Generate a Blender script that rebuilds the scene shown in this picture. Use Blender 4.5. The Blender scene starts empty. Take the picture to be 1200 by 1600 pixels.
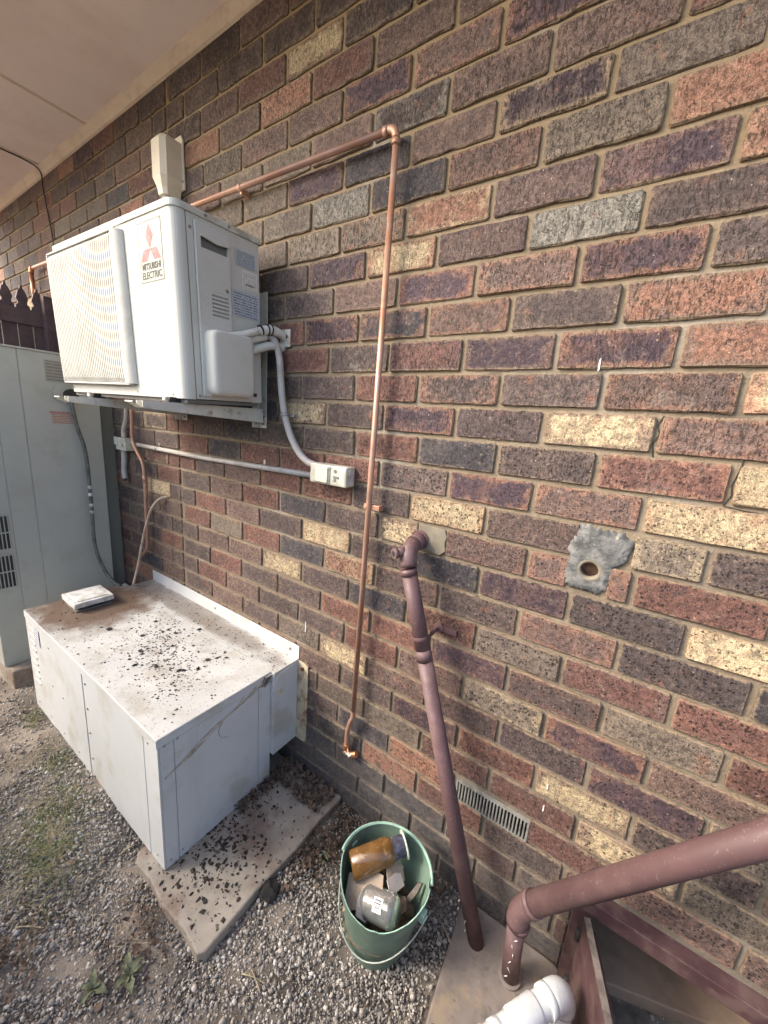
import bpy, bmesh, math, random
import numpy as np
from mathutils import Vector, Matrix
random.seed(7); RNG = np.random.default_rng(7)
rad = math.radians
S = bpy.context.scene
COL = S.collection

# ------------------------------------------------------------------ camera
yaw, pitch, roll = -0.57466, -0.22001, 0.07854
fwd = Vector((math.sin(yaw)*math.cos(pitch), math.cos(yaw)*math.cos(pitch), math.sin(pitch)))
rt = fwd.cross(Vector((0, 0, 1))).normalized(); up = rt.cross(fwd)
R_ = rt*math.cos(roll) + up*math.sin(roll); U_ = -rt*math.sin(roll) + up*math.cos(roll)
cam = bpy.data.cameras.new('camera'); camo = bpy.data.objects.new('camera', cam); COL.objects.link(camo)
mw = Matrix((( R_.x, U_.x, -fwd.x, 0.56114), (R_.y, U_.y, -fwd.y, -1.02118), (R_.z, U_.z, -fwd.z, -0.11863), (0, 0, 0, 1)))
camo.matrix_world = mw
cam.sensor_fit = 'VERTICAL'; cam.sensor_height = 36; cam.lens = 593.75/1600*36
cam.clip_start = 0.02; cam.clip_end = 500
S.camera = camo

# ------------------------------------------------------------------ light
SUN_EL, SUN_AZ = rad(35), rad(227)      # azimuth of the sun measured from +Y clockwise
w = bpy.data.worlds.new('World'); S.world = w; w.use_nodes = True
nt = w.node_tree; nt.nodes.clear()
sky = nt.nodes.new('ShaderNodeTexSky'); sky.sky_type = 'NISHITA'; sky.sun_disc = False
sky.sun_elevation = SUN_EL; sky.sun_rotation = SUN_AZ; sky.dust_density = 4; sky.air_density = 1.0
bg = nt.nodes.new('ShaderNodeBackground'); bg.inputs[1].default_value = 0.15
out = nt.nodes.new('ShaderNodeOutputWorld')
nt.links.new(sky.outputs[0], bg.inputs[0]); nt.links.new(bg.outputs[0], out.inputs[0])
sl = bpy.data.lights.new('sun', 'SUN'); sl.energy = 0.6; sl.angle = rad(10.0); sl.color = (1, 0.94, 0.84)
so = bpy.data.objects.new('sun', sl); COL.objects.link(so)
sdir = Vector((math.sin(SUN_AZ)*math.cos(SUN_EL), math.cos(SUN_AZ)*math.cos(SUN_EL), math.sin(SUN_EL)))
so.rotation_euler = sdir.to_track_quat('Z', 'Y').to_euler()
S.view_settings.view_transform = 'Standard'; S.view_settings.look = 'None'
S.view_settings.gamma = 1; S.view_settings.use_curve_mapping = False
S.view_settings.exposure = 1.84

# ------------------------------------------------------------------ helpers
def link(o, parent=None):
    COL.objects.link(o)
    if parent is not None: o.parent = parent
    return o
def tag(o, label=None, cat=None, group=None, kind=None):
    if label: o['label'] = label
    if cat: o['category'] = cat
    if group: o['group'] = group
    if kind: o['kind'] = kind
    return o
def thing(name, label, cat, loc=(0, 0, 0), rot=(0, 0, 0), group=None):
    o = bpy.data.objects.new(name, None); COL.objects.link(o); o.empty_display_size = .05
    o.location = loc; o.rotation_euler = rot
    return tag(o, label, cat, group)

class MB:
    """collects faces, builds one mesh object"""
    def __init__(s): s.v = []; s.f = []; s.m = []; s.sm = []; s.uv = {}
    def add(s, vs, fs, mi=0, smooth=False):
        b = len(s.v); s.v += [tuple(v) for v in vs]
        for f in fs: s.f.append(tuple(i+b for i in f)); s.m.append(mi); s.sm.append(smooth)
        return s
    def box(s, a, b, mi=0, bev=0.0, M=None):
        x0, y0, z0 = [min(a[i], b[i]) for i in range(3)]; x1, y1, z1 = [max(a[i], b[i]) for i in range(3)]
        if bev <= 0:
            vs = [(x0,y0,z0),(x1,y0,z0),(x1,y1,z0),(x0,y1,z0),(x0,y0,z1),(x1,y0,z1),(x1,y1,z1),(x0,y1,z1)]
            fs = [(0,3,2,1),(4,5,6,7),(0,1,5,4),(1,2,6,5),(2,3,7,6),(3,0,4,7)]
        else:
            c = min(bev, (x1-x0)*.49, (y1-y0)*.49, (z1-z0)*.49)
            bm = bmesh.new(); bmesh.ops.create_cube(bm, size=1)
            for v in bm.verts: v.co = Vector(((x0+x1)/2+v.co.x*(x1-x0), (y0+y1)/2+v.co.y*(y1-y0), (z0+z1)/2+v.co.z*(z1-z0)))
            bmesh.ops.bevel(bm, geom=list(bm.edges), offset=c, segments=2, affect='EDGES', profile=.6)
            bm.verts.ensure_lookup_table(); vs = [v.co.copy() for v in bm.verts]; fs = [[v.index for v in f.verts] for f in bm.faces]; bm.free()
        if M is not None: vs = [M @ Vector(v) for v in vs]
        return s.add(vs, fs, mi)
    def tube(s, pts, r, n=14, mi=0, caps=True, closed=False):
        pts = [Vector(p) for p in pts]; N = len(pts)
        rs = r if isinstance(r, (list, tuple)) else [r]*N
        vs = []; fs = []
        up = None
        for i, p in enumerate(pts):
            if i == 0: t = pts[1]-p
            elif i == N-1: t = p-pts[i-1]
            else: t = (pts[i+1]-p).normalized()+(p-pts[i-1]).normalized()
            if t.length < 1e-9: t = Vector((0, 0, 1))
            t.normalize()
            if up is None:
                up = Vector((0, 0, 1)) if abs(t.z) < .9 else Vector((1, 0, 0))
            a = t.cross(up)
            if a.length < 1e-6: a = t.orthogonal()
            a.normalize(); up = a.cross(t).normalized()
            for k in range(n):
                th = 2*math.pi*k/n
                vs.append(p+(a*math.cos(th)+up*math.sin(th))*rs[i])
        for i in range(N-1):
            for k in range(n):
                fs.append((i*n+k, i*n+(k+1) % n, (i+1)*n+(k+1) % n, (i+1)*n+k))
        s.add(vs, fs, mi, True)
        if caps:
            b = len(s.v)-len(vs)
            s.f.append(tuple(b+k for k in reversed(range(n)))); s.m.append(mi); s.sm.append(False)
            s.f.append(tuple(b+(N-1)*n+k for k in range(n))); s.m.append(mi); s.sm.append(False)
        return s
    def lathe(s, prof, n=32, M=None, mi=0, cap0=False, cap1=False):
        """prof: list of (r,z)"""
        vs = []; fs = []
        for r, z in prof:
            for k in range(n):
                t = 2*math.pi*k/n; vs.append(Vector((r*math.cos(t), r*math.sin(t), z)))
        if M is not None: vs = [M @ v for v in vs]
        for i in range(len(prof)-1):
            for k in range(n): fs.append((i*n+k, i*n+(k+1) % n, (i+1)*n+(k+1) % n, (i+1)*n+k))
        s.add(vs, fs, mi, True)
        b = len(s.v)-len(vs)
        if cap0: s.f.append(tuple(b+k for k in reversed(range(n)))); s.m.append(mi); s.sm.append(False)
        if cap1: s.f.append(tuple(b+(len(prof)-1)*n+k for k in range(n))); s.m.append(mi); s.sm.append(False)
        return s
    def prism(s, pts, z0, z1, mi=0, smooth=False, M=None):
        n = len(pts); vs = [Vector((p[0], p[1], z0)) for p in pts]+[Vector((p[0], p[1], z1)) for p in pts]
        if M is not None: vs = [M @ v for v in vs]
        b = len(s.v)
        s.add(vs, [(i, (i+1) % n, n+(i+1) % n, n+i) for i in range(n)], mi, smooth)
        s.f.append(tuple(b+i for i in reversed(range(n)))); s.m.append(mi); s.sm.append(False)
        s.f.append(tuple(b+n+i for i in range(n))); s.m.append(mi); s.sm.append(False)
        return s
    def build(s, name, mats, parent=None, bevel=0, uvbox=None):
        me = bpy.data.meshes.new(name); me.from_pydata(s.v, [], s.f)
        if not isinstance(mats, (list, tuple)): mats = [mats]
        for m in mats: me.materials.append(m)
        me.polygons.foreach_set('material_index', s.m); me.polygons.foreach_set('use_smooth', s.sm)
        me.update()
        o = bpy.data.objects.new(name, me); link(o, parent)
        if bevel:
            b = o.modifiers.new('bevel', 'BEVEL'); b.width = bevel; b.segments = 2; b.limit_method = 'ANGLE'; b.angle_limit = rad(50)
        return o

def smoothpath(pts, n=6):
    """catmull-rom"""
    P = [Vector(p) for p in pts]; P = [P[0]*2-P[1]]+P+[P[-1]*2-P[-2]]; o = []
    for i in range(1, len(P)-2):
        for k in range(n):
            t = k/n; a, b, c, d = P[i-1], P[i], P[i+1], P[i+2]
            o.append(0.5*((2*b)+(c-a)*t+(2*a-5*b+4*c-d)*t*t+(3*b-a-3*c+d)*t**3))
    o.append(P[-2]); return o
def bend(a, b, c, r, n=7):
    """rounded corner at b"""
    a, b, c = Vector(a), Vector(b), Vector(c); u = (a-b).normalized()*r; v = (c-b).normalized()*r
    return [ (b+u)*(1-t)**2 + b*2*t*(1-t) + (b+v)*t*t for t in [i/(n-1) for i in range(n)] ]

# ------------------------------------------------------------------ materials
def lin(c): return (c[0], c[1], c[2], 1)
def mat(name, col, rough=.5, metal=0, var=.12, vscale=6, bump=.0, bscale=200, dirt=None, damt=0, dscale=4, dthr=.55,
        streak=None, samt=0, sscale=(30, 30, 2), coat=0, spec=.5, trans=0, speck=None, spamt=0, spscale=300):
    m = bpy.data.materials.new(name); m.use_nodes = True; nt = m.node_tree; N = nt.nodes; L = nt.links
    bs = N['Principled BSDF']; bs.inputs['Metallic'].default_value = metal
    bs.inputs['Specular IOR Level'].default_value = spec
    if coat: bs.inputs['Coat Weight'].default_value = coat
    if trans: bs.inputs['Transmission Weight'].default_value = trans
    tc = N.new('ShaderNodeNewGeometry')
    def noise(sc, det=4, vec=None, rgh=.6):
        n = N.new('ShaderNodeTexNoise'); n.inputs['Scale'].default_value = sc; n.inputs['Detail'].default_value = det; n.inputs['Roughness'].default_value = rgh
        L.new(vec or tc.outputs['Position'], n.inputs['Vector']); return n.outputs['Fac']
    def ramp(f, a, b, lo=0, hi=1):
        r = N.new('ShaderNodeMapRange'); r.inputs[1].default_value = a; r.inputs[2].default_value = b; r.inputs[3].default_value = lo; r.inputs[4].default_value = hi
        r.interpolation_type = 'SMOOTHSTEP'; L.new(f, r.inputs[0]); return r.outputs[0]
    def mix(f, a, b):
        x = N.new('ShaderNodeMix'); x.data_type = 'RGBA'
        if hasattr(f, 'default_value'): L.new(f, x.inputs[0])
        else: x.inputs[0].default_value = f
        if isinstance(a, tuple): x.inputs[6].default_value = lin(a)
        else: L.new(a, x.inputs[6])
        if isinstance(b, tuple): x.inputs[7].default_value = lin(b)
        else: L.new(b, x.inputs[7])
        return x.outputs[2]
    lo = tuple(max(0, c*(1-var)) for c in col); hi = tuple(min(1, c*(1+var)) for c in col)
    c = mix(ramp(noise(vscale), .3, .7), lo, hi)
    if dirt: c = mix(ramp(noise(dscale, 8), dthr-.06, dthr+.14, 0, damt), c, tuple(dirt))
    if streak:
        mp = N.new('ShaderNodeMapping'); mp.inputs['Scale'].default_value = sscale; L.new(tc.outputs['Position'], mp.inputs[0])
        c = mix(ramp(noise(1, 5, mp.outputs[0]), .55, .75, 0, samt), c, tuple(streak))
    if speck: c = mix(ramp(noise(spscale, 2), .62, .7, 0, spamt), c, tuple(speck))
    L.new(c, bs.inputs['Base Color'])
    L.new(ramp(noise(vscale*3), .3, .7, max(0, rough-.08), min(1, rough+.08)), bs.inputs['Roughness'])
    if bump:
        b = N.new('ShaderNodeBump'); b.inputs['Strength'].default_value = bump; b.inputs['Distance'].default_value = .003
        L.new(noise(bscale, 5), b.inputs['Height']); L.new(b.outputs[0], bs.inputs['Normal'])
    m['bs'] = 1
    return m

m_ac = mat('ac_white_enamel', (.575, .565, .51), .62, spec=.25, var=.04, vscale=3, dirt=(.42, .38, .3), damt=.4, dscale=9, dthr=.58, bump=.04, bscale=400)
m_acside = mat('ac_side_enamel', (.59, .58, .53), .55, spec=.3, var=.04, vscale=3, dirt=(.42, .38, .3), damt=.35, dscale=9, dthr=.58, speck=(.3, .28, .22), spamt=.5, spscale=260)
m_actop = mat('ac_top_weathered', (.58, .57, .5), .6, var=.15, vscale=12, dirt=(.3, .27, .21), damt=.7, dscale=14, dthr=.5, bump=.15, bscale=300)
m_slat = mat('ac_grille_plastic', (.55, .54, .49), .65, spec=.2, var=.06, vscale=5, dirt=(.4, .37, .32), damt=.5, dscale=12)
m_dark = mat('dark_recess', (.03, .03, .03), .7)
m_grey = mat('grey_recess', (.16, .16, .15), .6)
m_screw = mat('screw_zinc', (.35, .33, .3), .45, metal=.8)
m_bracket = mat('bracket_cream_steel', (.62, .60, .53), .5, dirt=(.25, .13, .06), damt=.9, dscale=22, dthr=.6, bump=.05)
m_rubber = mat('black_rubber', (.02, .02, .02), .6)
m_pvc_cream = mat('cream_pvc', (.66, .59, .47), .4, var=.05, dirt=(.4, .33, .22), damt=.4, dscale=10)
m_conduit = mat('grey_pvc_conduit', (.46, .43, .40), .45, var=.07, dirt=(.25, .22, .18), damt=.5, dscale=18)
m_ins = mat('insulated_pipe_white', (.62, .61, .56), .55, var=.1, vscale=20, dirt=(.3, .27, .22), damt=.6, dscale=20, bump=.3, bscale=90)
m_iso = mat('switch_white_plastic', (.60, .59, .51), .35, var=.05, dirt=(.3, .28, .2), damt=.6, dscale=30, dthr=.5)
m_rocker = mat('switch_cream_rocker', (.72, .70, .52), .3, var=.03)
m_copper = mat('copper_weathered', (.52, .31, .225), .42, metal=.35, var=.2, vscale=14, dirt=(.40, .19, .11), damt=.8, dscale=7, dthr=.5, streak=(.55, .46, .38), samt=.5, sscale=(6, 6, 14), bump=.05)
m_copper2 = mat('copper_bright', (.66, .32, .18), .34, metal=.85, var=.2, vscale=30)
m_solder = mat('solder_bright', (.75, .68, .6), .3, metal=.9)
m_brownpipe = mat('brown_painted_pipe', (.125, .070, .072), .55, var=.14, vscale=9, dirt=(.20, .135, .13), damt=.55, dscale=9, dthr=.55, bump=.06, bscale=120, speck=(.34, .28, .26), spamt=.25, spscale=140)
m_whitepvc = mat('white_pvc', (.70, .72, .72), .28, var=.02, dirt=(.4, .38, .33), damt=.3, dscale=16, dthr=.6)
m_galv = mat('vent_galvanised', (.40, .40, .37), .5, metal=.5, dirt=(.12, .10, .08), damt=.6, dscale=30)
m_frame = mat('brown_painted_timber', (.075, .038, .042), .5, var=.25, vscale=10, dirt=(.15, .10, .09), damt=.7, dscale=18, dthr=.5, bump=.35, bscale=60)
m_rawwood = mat('weathered_timber_edge', (.16, .135, .115), .8, var=.35, vscale=30, bump=.7, bscale=90, dirt=(.06, .045, .04), damt=.8, dscale=40)
m_cab = mat('cabinet_sage_steel', (.42, .435, .395), .42, var=.04, vscale=3, dirt=(.28, .27, .2), damt=.25, dscale=8, bump=.03)
m_cabdark = mat('cabinet_back_panel', (.17, .18, .16), .5, var=.05)
m_fence = mat('brown_fence_paint', (.115, .072, .074), .6, var=.2, vscale=14, bump=.15, bscale=80)
m_soffit = mat('soffit_cream_paint', (.90, .75, .66), .7, var=.05, vscale=1.5, dirt=(.74, .58, .48), damt=.5, dscale=3, bump=.04, bscale=60)
m_bead = mat('bead_cream_paint', (.74, .58, .42), .6, var=.06, vscale=6, dirt=(.50, .36, .24), damt=.35, dscale=20)
m_heater = mat('heater_white_steel', (.56, .58, .59), .5, var=.06, vscale=3, dirt=(.38, .36, .29), damt=.6, dscale=6, bump=.03, streak=(.40, .42, .38), samt=.25, sscale=(14, 14, 1.2))
m_rust = mat('rusty_flange', (.52, .47, .33), .6, var=.2, vscale=25, streak=(.34, .20, .04), samt=.95, sscale=(45, 45, 3.5), dirt=(.22, .07, .03), damt=.95, dscale=20, dthr=.53)
m_slabc = mat('concrete_slab_dirty', (.31, .275, .23), .9, var=.2, vscale=9, bump=.5, bscale=60, dirt=(.18, .12, .09), damt=.8, dscale=7, dthr=.5, speck=(.06, .05, .04), spamt=.8, spscale=55)
m_padc = mat('concrete_pad_grey', (.24, .205, .185), .85, var=.2, vscale=8, bump=.4, bscale=70, dirt=(.36, .28, .19), damt=.8, dscale=11, dthr=.54, streak=(.10, .09, .085), samt=.7, sscale=(9, 9, 9), speck=(.12, .10, .09), spamt=.5, spscale=40)
m_bucket = mat('green_bucket_plastic', (.135, .205, .16), .5, var=.18, vscale=9, dirt=(.20, .28, .21), damt=.5, dscale=16, dthr=.5, bump=.08, bscale=80)
m_bucketrim = mat('green_bucket_torn_rim', (.32, .50, .40), .5, var=.15, vscale=60)
m_wire = mat('handle_wire', (.36, .40, .36), .45, metal=.3)
m_amber = mat('amber_liquid_plastic', (.15, .075, .022), .22, var=.25, vscale=22, coat=.5, dirt=(.12, .05, .015), damt=.8, dscale=20, streak=(.5, .3, .1), samt=.6, sscale=(60, 60, 10))
m_torn = mat('torn_dark_label', (.06, .06, .09), .5, var=.6, vscale=60, speck=(.5, .5, .55), spamt=.8, spscale=70)
m_lid = mat('pale_lid', (.50, .54, .46), .5)
m_card = mat('cardboard_scrap', (.34, .27, .20), .9, var=.2, vscale=30, bump=.2, bscale=100)
m_paper = mat('paper_scrap', (.48, .42, .38), .9, var=.1, vscale=40, speck=(.2, .15, .12), spamt=.7, spscale=90)
m_debris = mat('dark_leaf_debris', (.035, .028, .022), .95, var=.5, vscale=60)
m_litter = mat('brown_leaf_litter', (.13, .09, .065), .95, var=.6, vscale=50)
m_cord = mat('dark_grey_cord', (.10, .11, .10), .5, var=.4, vscale=40)
m_rope = mat('beige_cable', (.42, .34, .26), .6, var=.2, vscale=30)
m_lead = mat('black_cable', (.04, .03, .03), .5)
m_cap = mat('white_cap_plastic', (.66, .66, .64), .5, var=.1, vscale=18, dirt=(.40, .38, .34), damt=.8, dscale=24, dthr=.48)
m_fibre = mat('dry_vine_fibre', (.44, .37, .28), .9, var=.3, vscale=60)
m_web = mat('pale_thread', (.75, .75, .72), .8)
m_green = mat('weed_leaf_green', (.11, .125, .065), .6, var=.35, vscale=30)
m_grass = mat('grass_blade_green', (.10, .12, .045), .7, var=.5, vscale=12, dirt=(.30, .25, .13), damt=.9, dscale=14, dthr=.5)
m_straw = mat('dry_straw', (.36, .30, .20), .9, var=.3, vscale=30)
m_mortarpatch = mat('grey_cement_patch', (.19, .19, .182), .85, var=.35, vscale=16, bump=1, bscale=150, dirt=(.06, .065, .065), damt=.9, dscale=30, dthr=.48, speck=(.42, .38, .26), spamt=.6, spscale=35)
m_lime = mat('old_mortar_smear', (.205, .18, .135), .9, var=.2, vscale=15, bump=.5, bscale=80)
m_white = mat('white_splash', (.75, .75, .72), .8)
m_stub = mat('grey_flex_conduit', (.40, .40, .38), .5)
m_red = mat('faded_red_print', (.40, .17, .17), .6, spec=.2, var=.25, vscale=60)
m_print = mat('grey_green_print', (.07, .075, .065), .6, spec=.2, var=.3, vscale=80)
m_plate = mat('silver_plate', (.40, .405, .35), .6, spec=.25, var=.08, vscale=30)
m_plateback = mat('plate_mark_panel', (.46, .47, .40), .45, var=.12, vscale=90)
m_subdirt = mat('underfloor_soil', (.10, .075, .06), 1, var=.3, vscale=8, bump=.8, bscale=40)
m_rock = mat('charred_clod', (.015, .014, .014), .95, var=.4, vscale=50, bump=1, bscale=90)

def label_mat(name, base, ink, rows=12, hdr=None, ink2=None, dens=.48):
    m = bpy.data.materials.new(name); m.use_nodes = True; N = m.node_tree.nodes; L = m.node_tree.links; bs = N['Principled BSDF']; bs.inputs['Roughness'].default_value = .45
    uv = N.new('ShaderNodeUVMap'); sp = N.new('ShaderNodeSeparateXYZ'); L.new(uv.outputs[0], sp.inputs[0])
    def ma(op, a, b=None, c=None):
        n = N.new('ShaderNodeMath'); n.operation = op
        for i, v in enumerate((a, b, c)):
            if v is None: continue
            if hasattr(v, 'default_value'): L.new(v, n.inputs[i])
            else: n.inputs[i].default_value = v
        return n.outputs[0]
    y = ma('MULTIPLY', sp.outputs[1], float(rows)); fy = ma('FRACT', y); iy = ma('FLOOR', y)
    cv = N.new('ShaderNodeCombineXYZ'); L.new(ma('MULTIPLY', sp.outputs[0], 24.0), cv.inputs[0]); L.new(ma('MULTIPLY', iy, 7.3), cv.inputs[1])
    nz = N.new('ShaderNodeTexNoise'); nz.inputs['Scale'].default_value = 1.3; nz.inputs['Detail'].default_value = 3; L.new(cv.outputs[0], nz.inputs[0])
    on = ma('MULTIPLY', ma('GREATER_THAN', nz.outputs[0], dens), ma('GREATER_THAN', fy, .45))
    ex = ma('MULTIPLY', ma('GREATER_THAN', sp.outputs[0], .05), ma('LESS_THAN', sp.outputs[0], .95))
    ey = ma('MULTIPLY', ma('GREATER_THAN', sp.outputs[1], .04), ma('LESS_THAN', sp.outputs[1], .96))
    on = ma('MULTIPLY', ma('MULTIPLY', on, ex), ma('MULTIPLY', ey, .8))
    mx = N.new('ShaderNodeMix'); mx.data_type = 'RGBA'; mx.inputs[6].default_value = lin(base); mx.inputs[7].default_value = lin(ink); L.new(on, mx.inputs[0]); L.new(mx.outputs[2], bs.inputs['Base Color'])
    return m
m_lab_blue = label_mat('blue_print_label', (.52, .55, .56), (.06, .08, .17), 13, dens=.42)
m_lab_white = label_mat('white_print_label', (.78, .76, .70), (.35, .25, .2), 12)
m_lab_spec = label_mat('pale_blue_print_label', (.50, .54, .58), (.07, .09, .14), 10, dens=.45)
m_lab_cab = label_mat('grey_print_label', (.30, .30, .26), (.16, .16, .14), 7, dens=.40)
m_lab_warn = label_mat('warning_print_label', (.42, .40, .34), (.36, .10, .07), 8, dens=.42)
m_lab_heat = label_mat('heater_print_label', (.70, .70, .72), (.10, .14, .35), 7, dens=.45)

def sheet(name, P, m, parent, label=None, thick_dir=None):
    """flat printed sticker: 4 corners bottom-left, bottom-right, top-right, top-left, with UVs and 0.4 mm thickness"""
    P = [Vector(p) for p in P]; n = (P[1]-P[0]).cross(P[3]-P[0]).normalized()*.0006
    vs = [p+n for p in P]+[p for p in P]
    me = bpy.data.meshes.new(name); me.from_pydata(vs, [], [(0, 1, 2, 3), (4, 5, 1, 0), (5, 6, 2, 1), (6, 7, 3, 2), (7, 4, 0, 3)])
    uvl = me.uv_layers.new(name='UVMap'); q = [(0, 0), (1, 0), (1, 1), (0, 1)]
    for i, l in enumerate(me.loops):
        uvl.data[i].uv = q[l.vertex_index % 4] if l.index < 4 else (0, 0)
    me.materials.append(m); o = bpy.data.objects.new(name, me); link(o, parent)
    if label: o['label'] = label
    return o
def text(name, s, size, M, m, parent, ext=.0003, bold=0.0, sx=1.0):
    c = bpy.data.curves.new(name, 'FONT'); c.body = s; c.size = size; c.extrude = ext; c.align_x = 'CENTER'; c.align_y = 'CENTER'; c.resolution_u = 3; c.offset = bold
    t = bpy.data.objects.new(name, c); COL.objects.link(t)
    bpy.context.view_layer.update()
    dg = bpy.context.evaluated_depsgraph_get(); me = bpy.data.meshes.new_from_object(t.evaluated_get(dg))
    bpy.data.objects.remove(t); bpy.data.curves.remove(c)
    for v in me.vertices: v.co = M @ Vector((v.co.x*sx, v.co.y, v.co.z))
    me.materials.clear(); me.materials.append(m)
    o = bpy.data.objects.new(name, me); return link(o, parent)

# ------------------------------------------------------------------ ground
def gz(x, y):
    z = -1.640
    z += .035*max(0, min(1, (-x-.62)/.25))*max(0, min(1, (y+.85)/.3))
    z += .012*math.sin(x*5.1+1)*math.sin(y*6.3)+.006*math.sin(x*13+y*9)
    if y > -.06: z -= .0
    if x > .6 and y > -.02: z -= .05
    return z
def make_ground():
    bm = bmesh.new()
    xs = [-30, -12, -6]+list(np.arange(-4, 2.01, .06))+[3, 6, 12, 30]; ys = [-30, -12, -5, -3]+list(np.arange(-2, .05, .06))+[.5, 1.5, 3]
    g = [[bm.verts.new((x, y, gz(x, y)+(RNG.normal()*.003 if -4 < x < 2 else 0))) for x in xs] for y in ys]
    for j in range(len(ys)-1):
        for i in range(len(xs)-1): bm.faces.new((g[j][i], g[j][i+1], g[j+1][i+1], g[j+1][i]))
    me = bpy.data.meshes.new('ground'); bm.to_mesh(me); bm.free(); me.shade_smooth()
    m = mat('gritty_soil', (.19, .16, .13), 1, var=.35, vscale=9, bump=1, bscale=120, dirt=(.05, .038, .03), damt=.9, dscale=5, dthr=.52, speck=(.28, .25, .22), spamt=.7, spscale=160)
    me.materials.append(m); o = bpy.data.objects.new('ground', me); link(o); tag(o, kind='structure')
make_ground()

def stones():
    # crushed gravel, one mesh
    ico = bmesh.new(); bmesh.ops.create_icosphere(ico, subdivisions=1, radius=1); V = np.array([v.co[:] for v in ico.verts]); F = np.array([[v.index for v in f.verts] for f in ico.faces]); ico.free()
    base = []
    for k in range(9):
        A = RNG.normal(size=(6, 3)); A /= np.linalg.norm(A, axis=1)[:, None]; W = V.copy()
        for a in A:
            d = W @ a; h = RNG.uniform(.45, .8); W = W-np.outer(np.maximum(d-h, 0), a)
        base.append(W)
    pts = []
    def fld(n, x0, x1, y0, y1):
        P = np.c_[RNG.uniform(x0, x1, n), RNG.uniform(y0, y1, n)]; pts.append(P)
    fld(76000, -1.3, .40, -1.2, 0.0); fld(13000, -2.9, -1.3, -1.1, .0); fld(1500, .66, 1.35, -.35, .45)
    P = np.vstack(pts)
    # bare soil patches
    def blob(x, y, r): return np.exp(-((P[:, 0]-x)**2+(P[:, 1]-y)**2)/r**2)
    soil = .75*(.8*blob(-.42, -.66, .11)+.75*blob(-.62, -.93, .10)+.55*blob(-1.25, -.8, .18)+.9*blob(-.20, -.12, .13)+.8*blob(-.05, -.13, .10)+.35*blob(-.95, -.74, .16)+.6*blob(-.30, -.70, .09)+.6*blob(.05, -.02, .12))
    slab = (P[:, 0] > -.60) & (P[:, 0] < -.20) & (P[:, 1] > -.60)
    under = (P[:, 0] > -1.69) & (P[:, 0] < -.6) & (P[:, 1] > -.54)
    pad = (P[:, 0] > .355) & (P[:, 0] < .64) & (P[:, 1] > -.5)
    keep = (RNG.uniform(size=len(P)) > soil) & ~slab & ~under & ~pad
    P = P[keep]; n = len(P)
    s = np.clip(RNG.lognormal(math.log(.0038), .42, n), .0025, .011)
    Q = RNG.normal(size=(n, 4)); Q /= np.linalg.norm(Q, axis=1)[:, None]
    a, b, c, d = Q.T
    Rm = np.stack([np.stack([1-2*(c*c+d*d), 2*(b*c-a*d), 2*(b*d+a*c)], -1), np.stack([2*(b*c+a*d), 1-2*(b*b+d*d), 2*(c*d-a*b)], -1), np.stack([2*(b*d-a*c), 2*(c*d+a*b), 1-2*(b*b+c*c)], -1)], 1)
    idx = RNG.integers(0, 9, n); B = np.array(base)[idx]*np.stack([np.ones(n), RNG.uniform(.6, 1, n), RNG.uniform(.45, .9, n)], -1)[:, None, :]
    W = np.einsum('nij,nkj->nki', Rm, B)*s[:, None, None]
    z = np.array([gz(x, y) for x, y in P])+s*RNG.uniform(-.1, .9, n)
    W += np.c_[P, z][:, None, :]
    nv = W.shape[1]; Fa = (F[None]+(np.arange(n)*nv)[:, None, None]).reshape(-1, 3)
    me = bpy.data.meshes.new('gravel'); me.vertices.add(n*nv); me.vertices.foreach_set('co', W.reshape(-1)); me.loops.add(len(Fa)*3); me.loops.foreach_set('vertex_index', Fa.reshape(-1))
    me.polygons.add(len(Fa)); me.polygons.foreach_set('loop_start', np.arange(len(Fa))*3); me.update(calc_edges=True)
    ca = me.attributes.new('tone', 'FLOAT', 'POINT'); t = np.repeat(RNG.uniform(0, 1, n), nv); ca.data.foreach_set('value', t)
    m = bpy.data.materials.new('gravel_stone'); m.use_nodes = True; N = m.node_tree.nodes; L = m.node_tree.links; bs = N['Principled BSDF']; bs.inputs['Roughness'].default_value = .85
    at = N.new('ShaderNodeAttribute'); at.attribute_name = 'tone'; cr = N.new('ShaderNodeValToRGB'); e = cr.color_ramp.elements
    e[0].position = 0; e[0].color = (.16, .145, .13, 1); e[1].position = 1; e[1].color = (.85, .80, .73, 1)
    for p_, c_ in ((.25, (.33, .30, .27, 1)), (.55, (.48, .44, .39, 1)), (.8, (.62, .56, .48, 1))): x = e.new(p_); x.color = c_
    ge = N.new('ShaderNodeNewGeometry'); nz = N.new('ShaderNodeTexNoise'); nz.inputs['Scale'].default_value = 350; L.new(ge.outputs['Position'], nz.inputs[0])
    mx = N.new('ShaderNodeMix'); mx.data_type = 'RGBA'; mx.blend_type = 'MULTIPLY'; mx.inputs[0].default_value = .5; L.new(at.outputs['Fac'], cr.inputs[0]); L.new(cr.outputs[0], mx.inputs[6]); L.new(nz.outputs[0], mx.inputs[7]); 
    nz2 = N.new('ShaderNodeTexNoise'); nz2.inputs['Scale'].default_value = 4; nz2.inputs['Detail'].default_value = 6; L.new(ge.outputs['Position'], nz2.inputs[0])
    mr = N.new('ShaderNodeMapRange'); mr.inputs[1].default_value = .5; mr.inputs[2].default_value = .68; mr.inputs[4].default_value = .45; L.new(nz2.outputs[0], mr.inputs[0])
    m2 = N.new('ShaderNodeMix'); m2.data_type = 'RGBA'; m2.inputs[7].default_value = (.15, .125, .10, 1); L.new(mr.outputs[0], m2.inputs[0]); L.new(mx.outputs[2], m2.inputs[6]); L.new(m2.outputs[2], bs.inputs['Base Color'])
    me.materials.append(m); o = bpy.data.objects.new('gravel', me); link(o)
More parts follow.
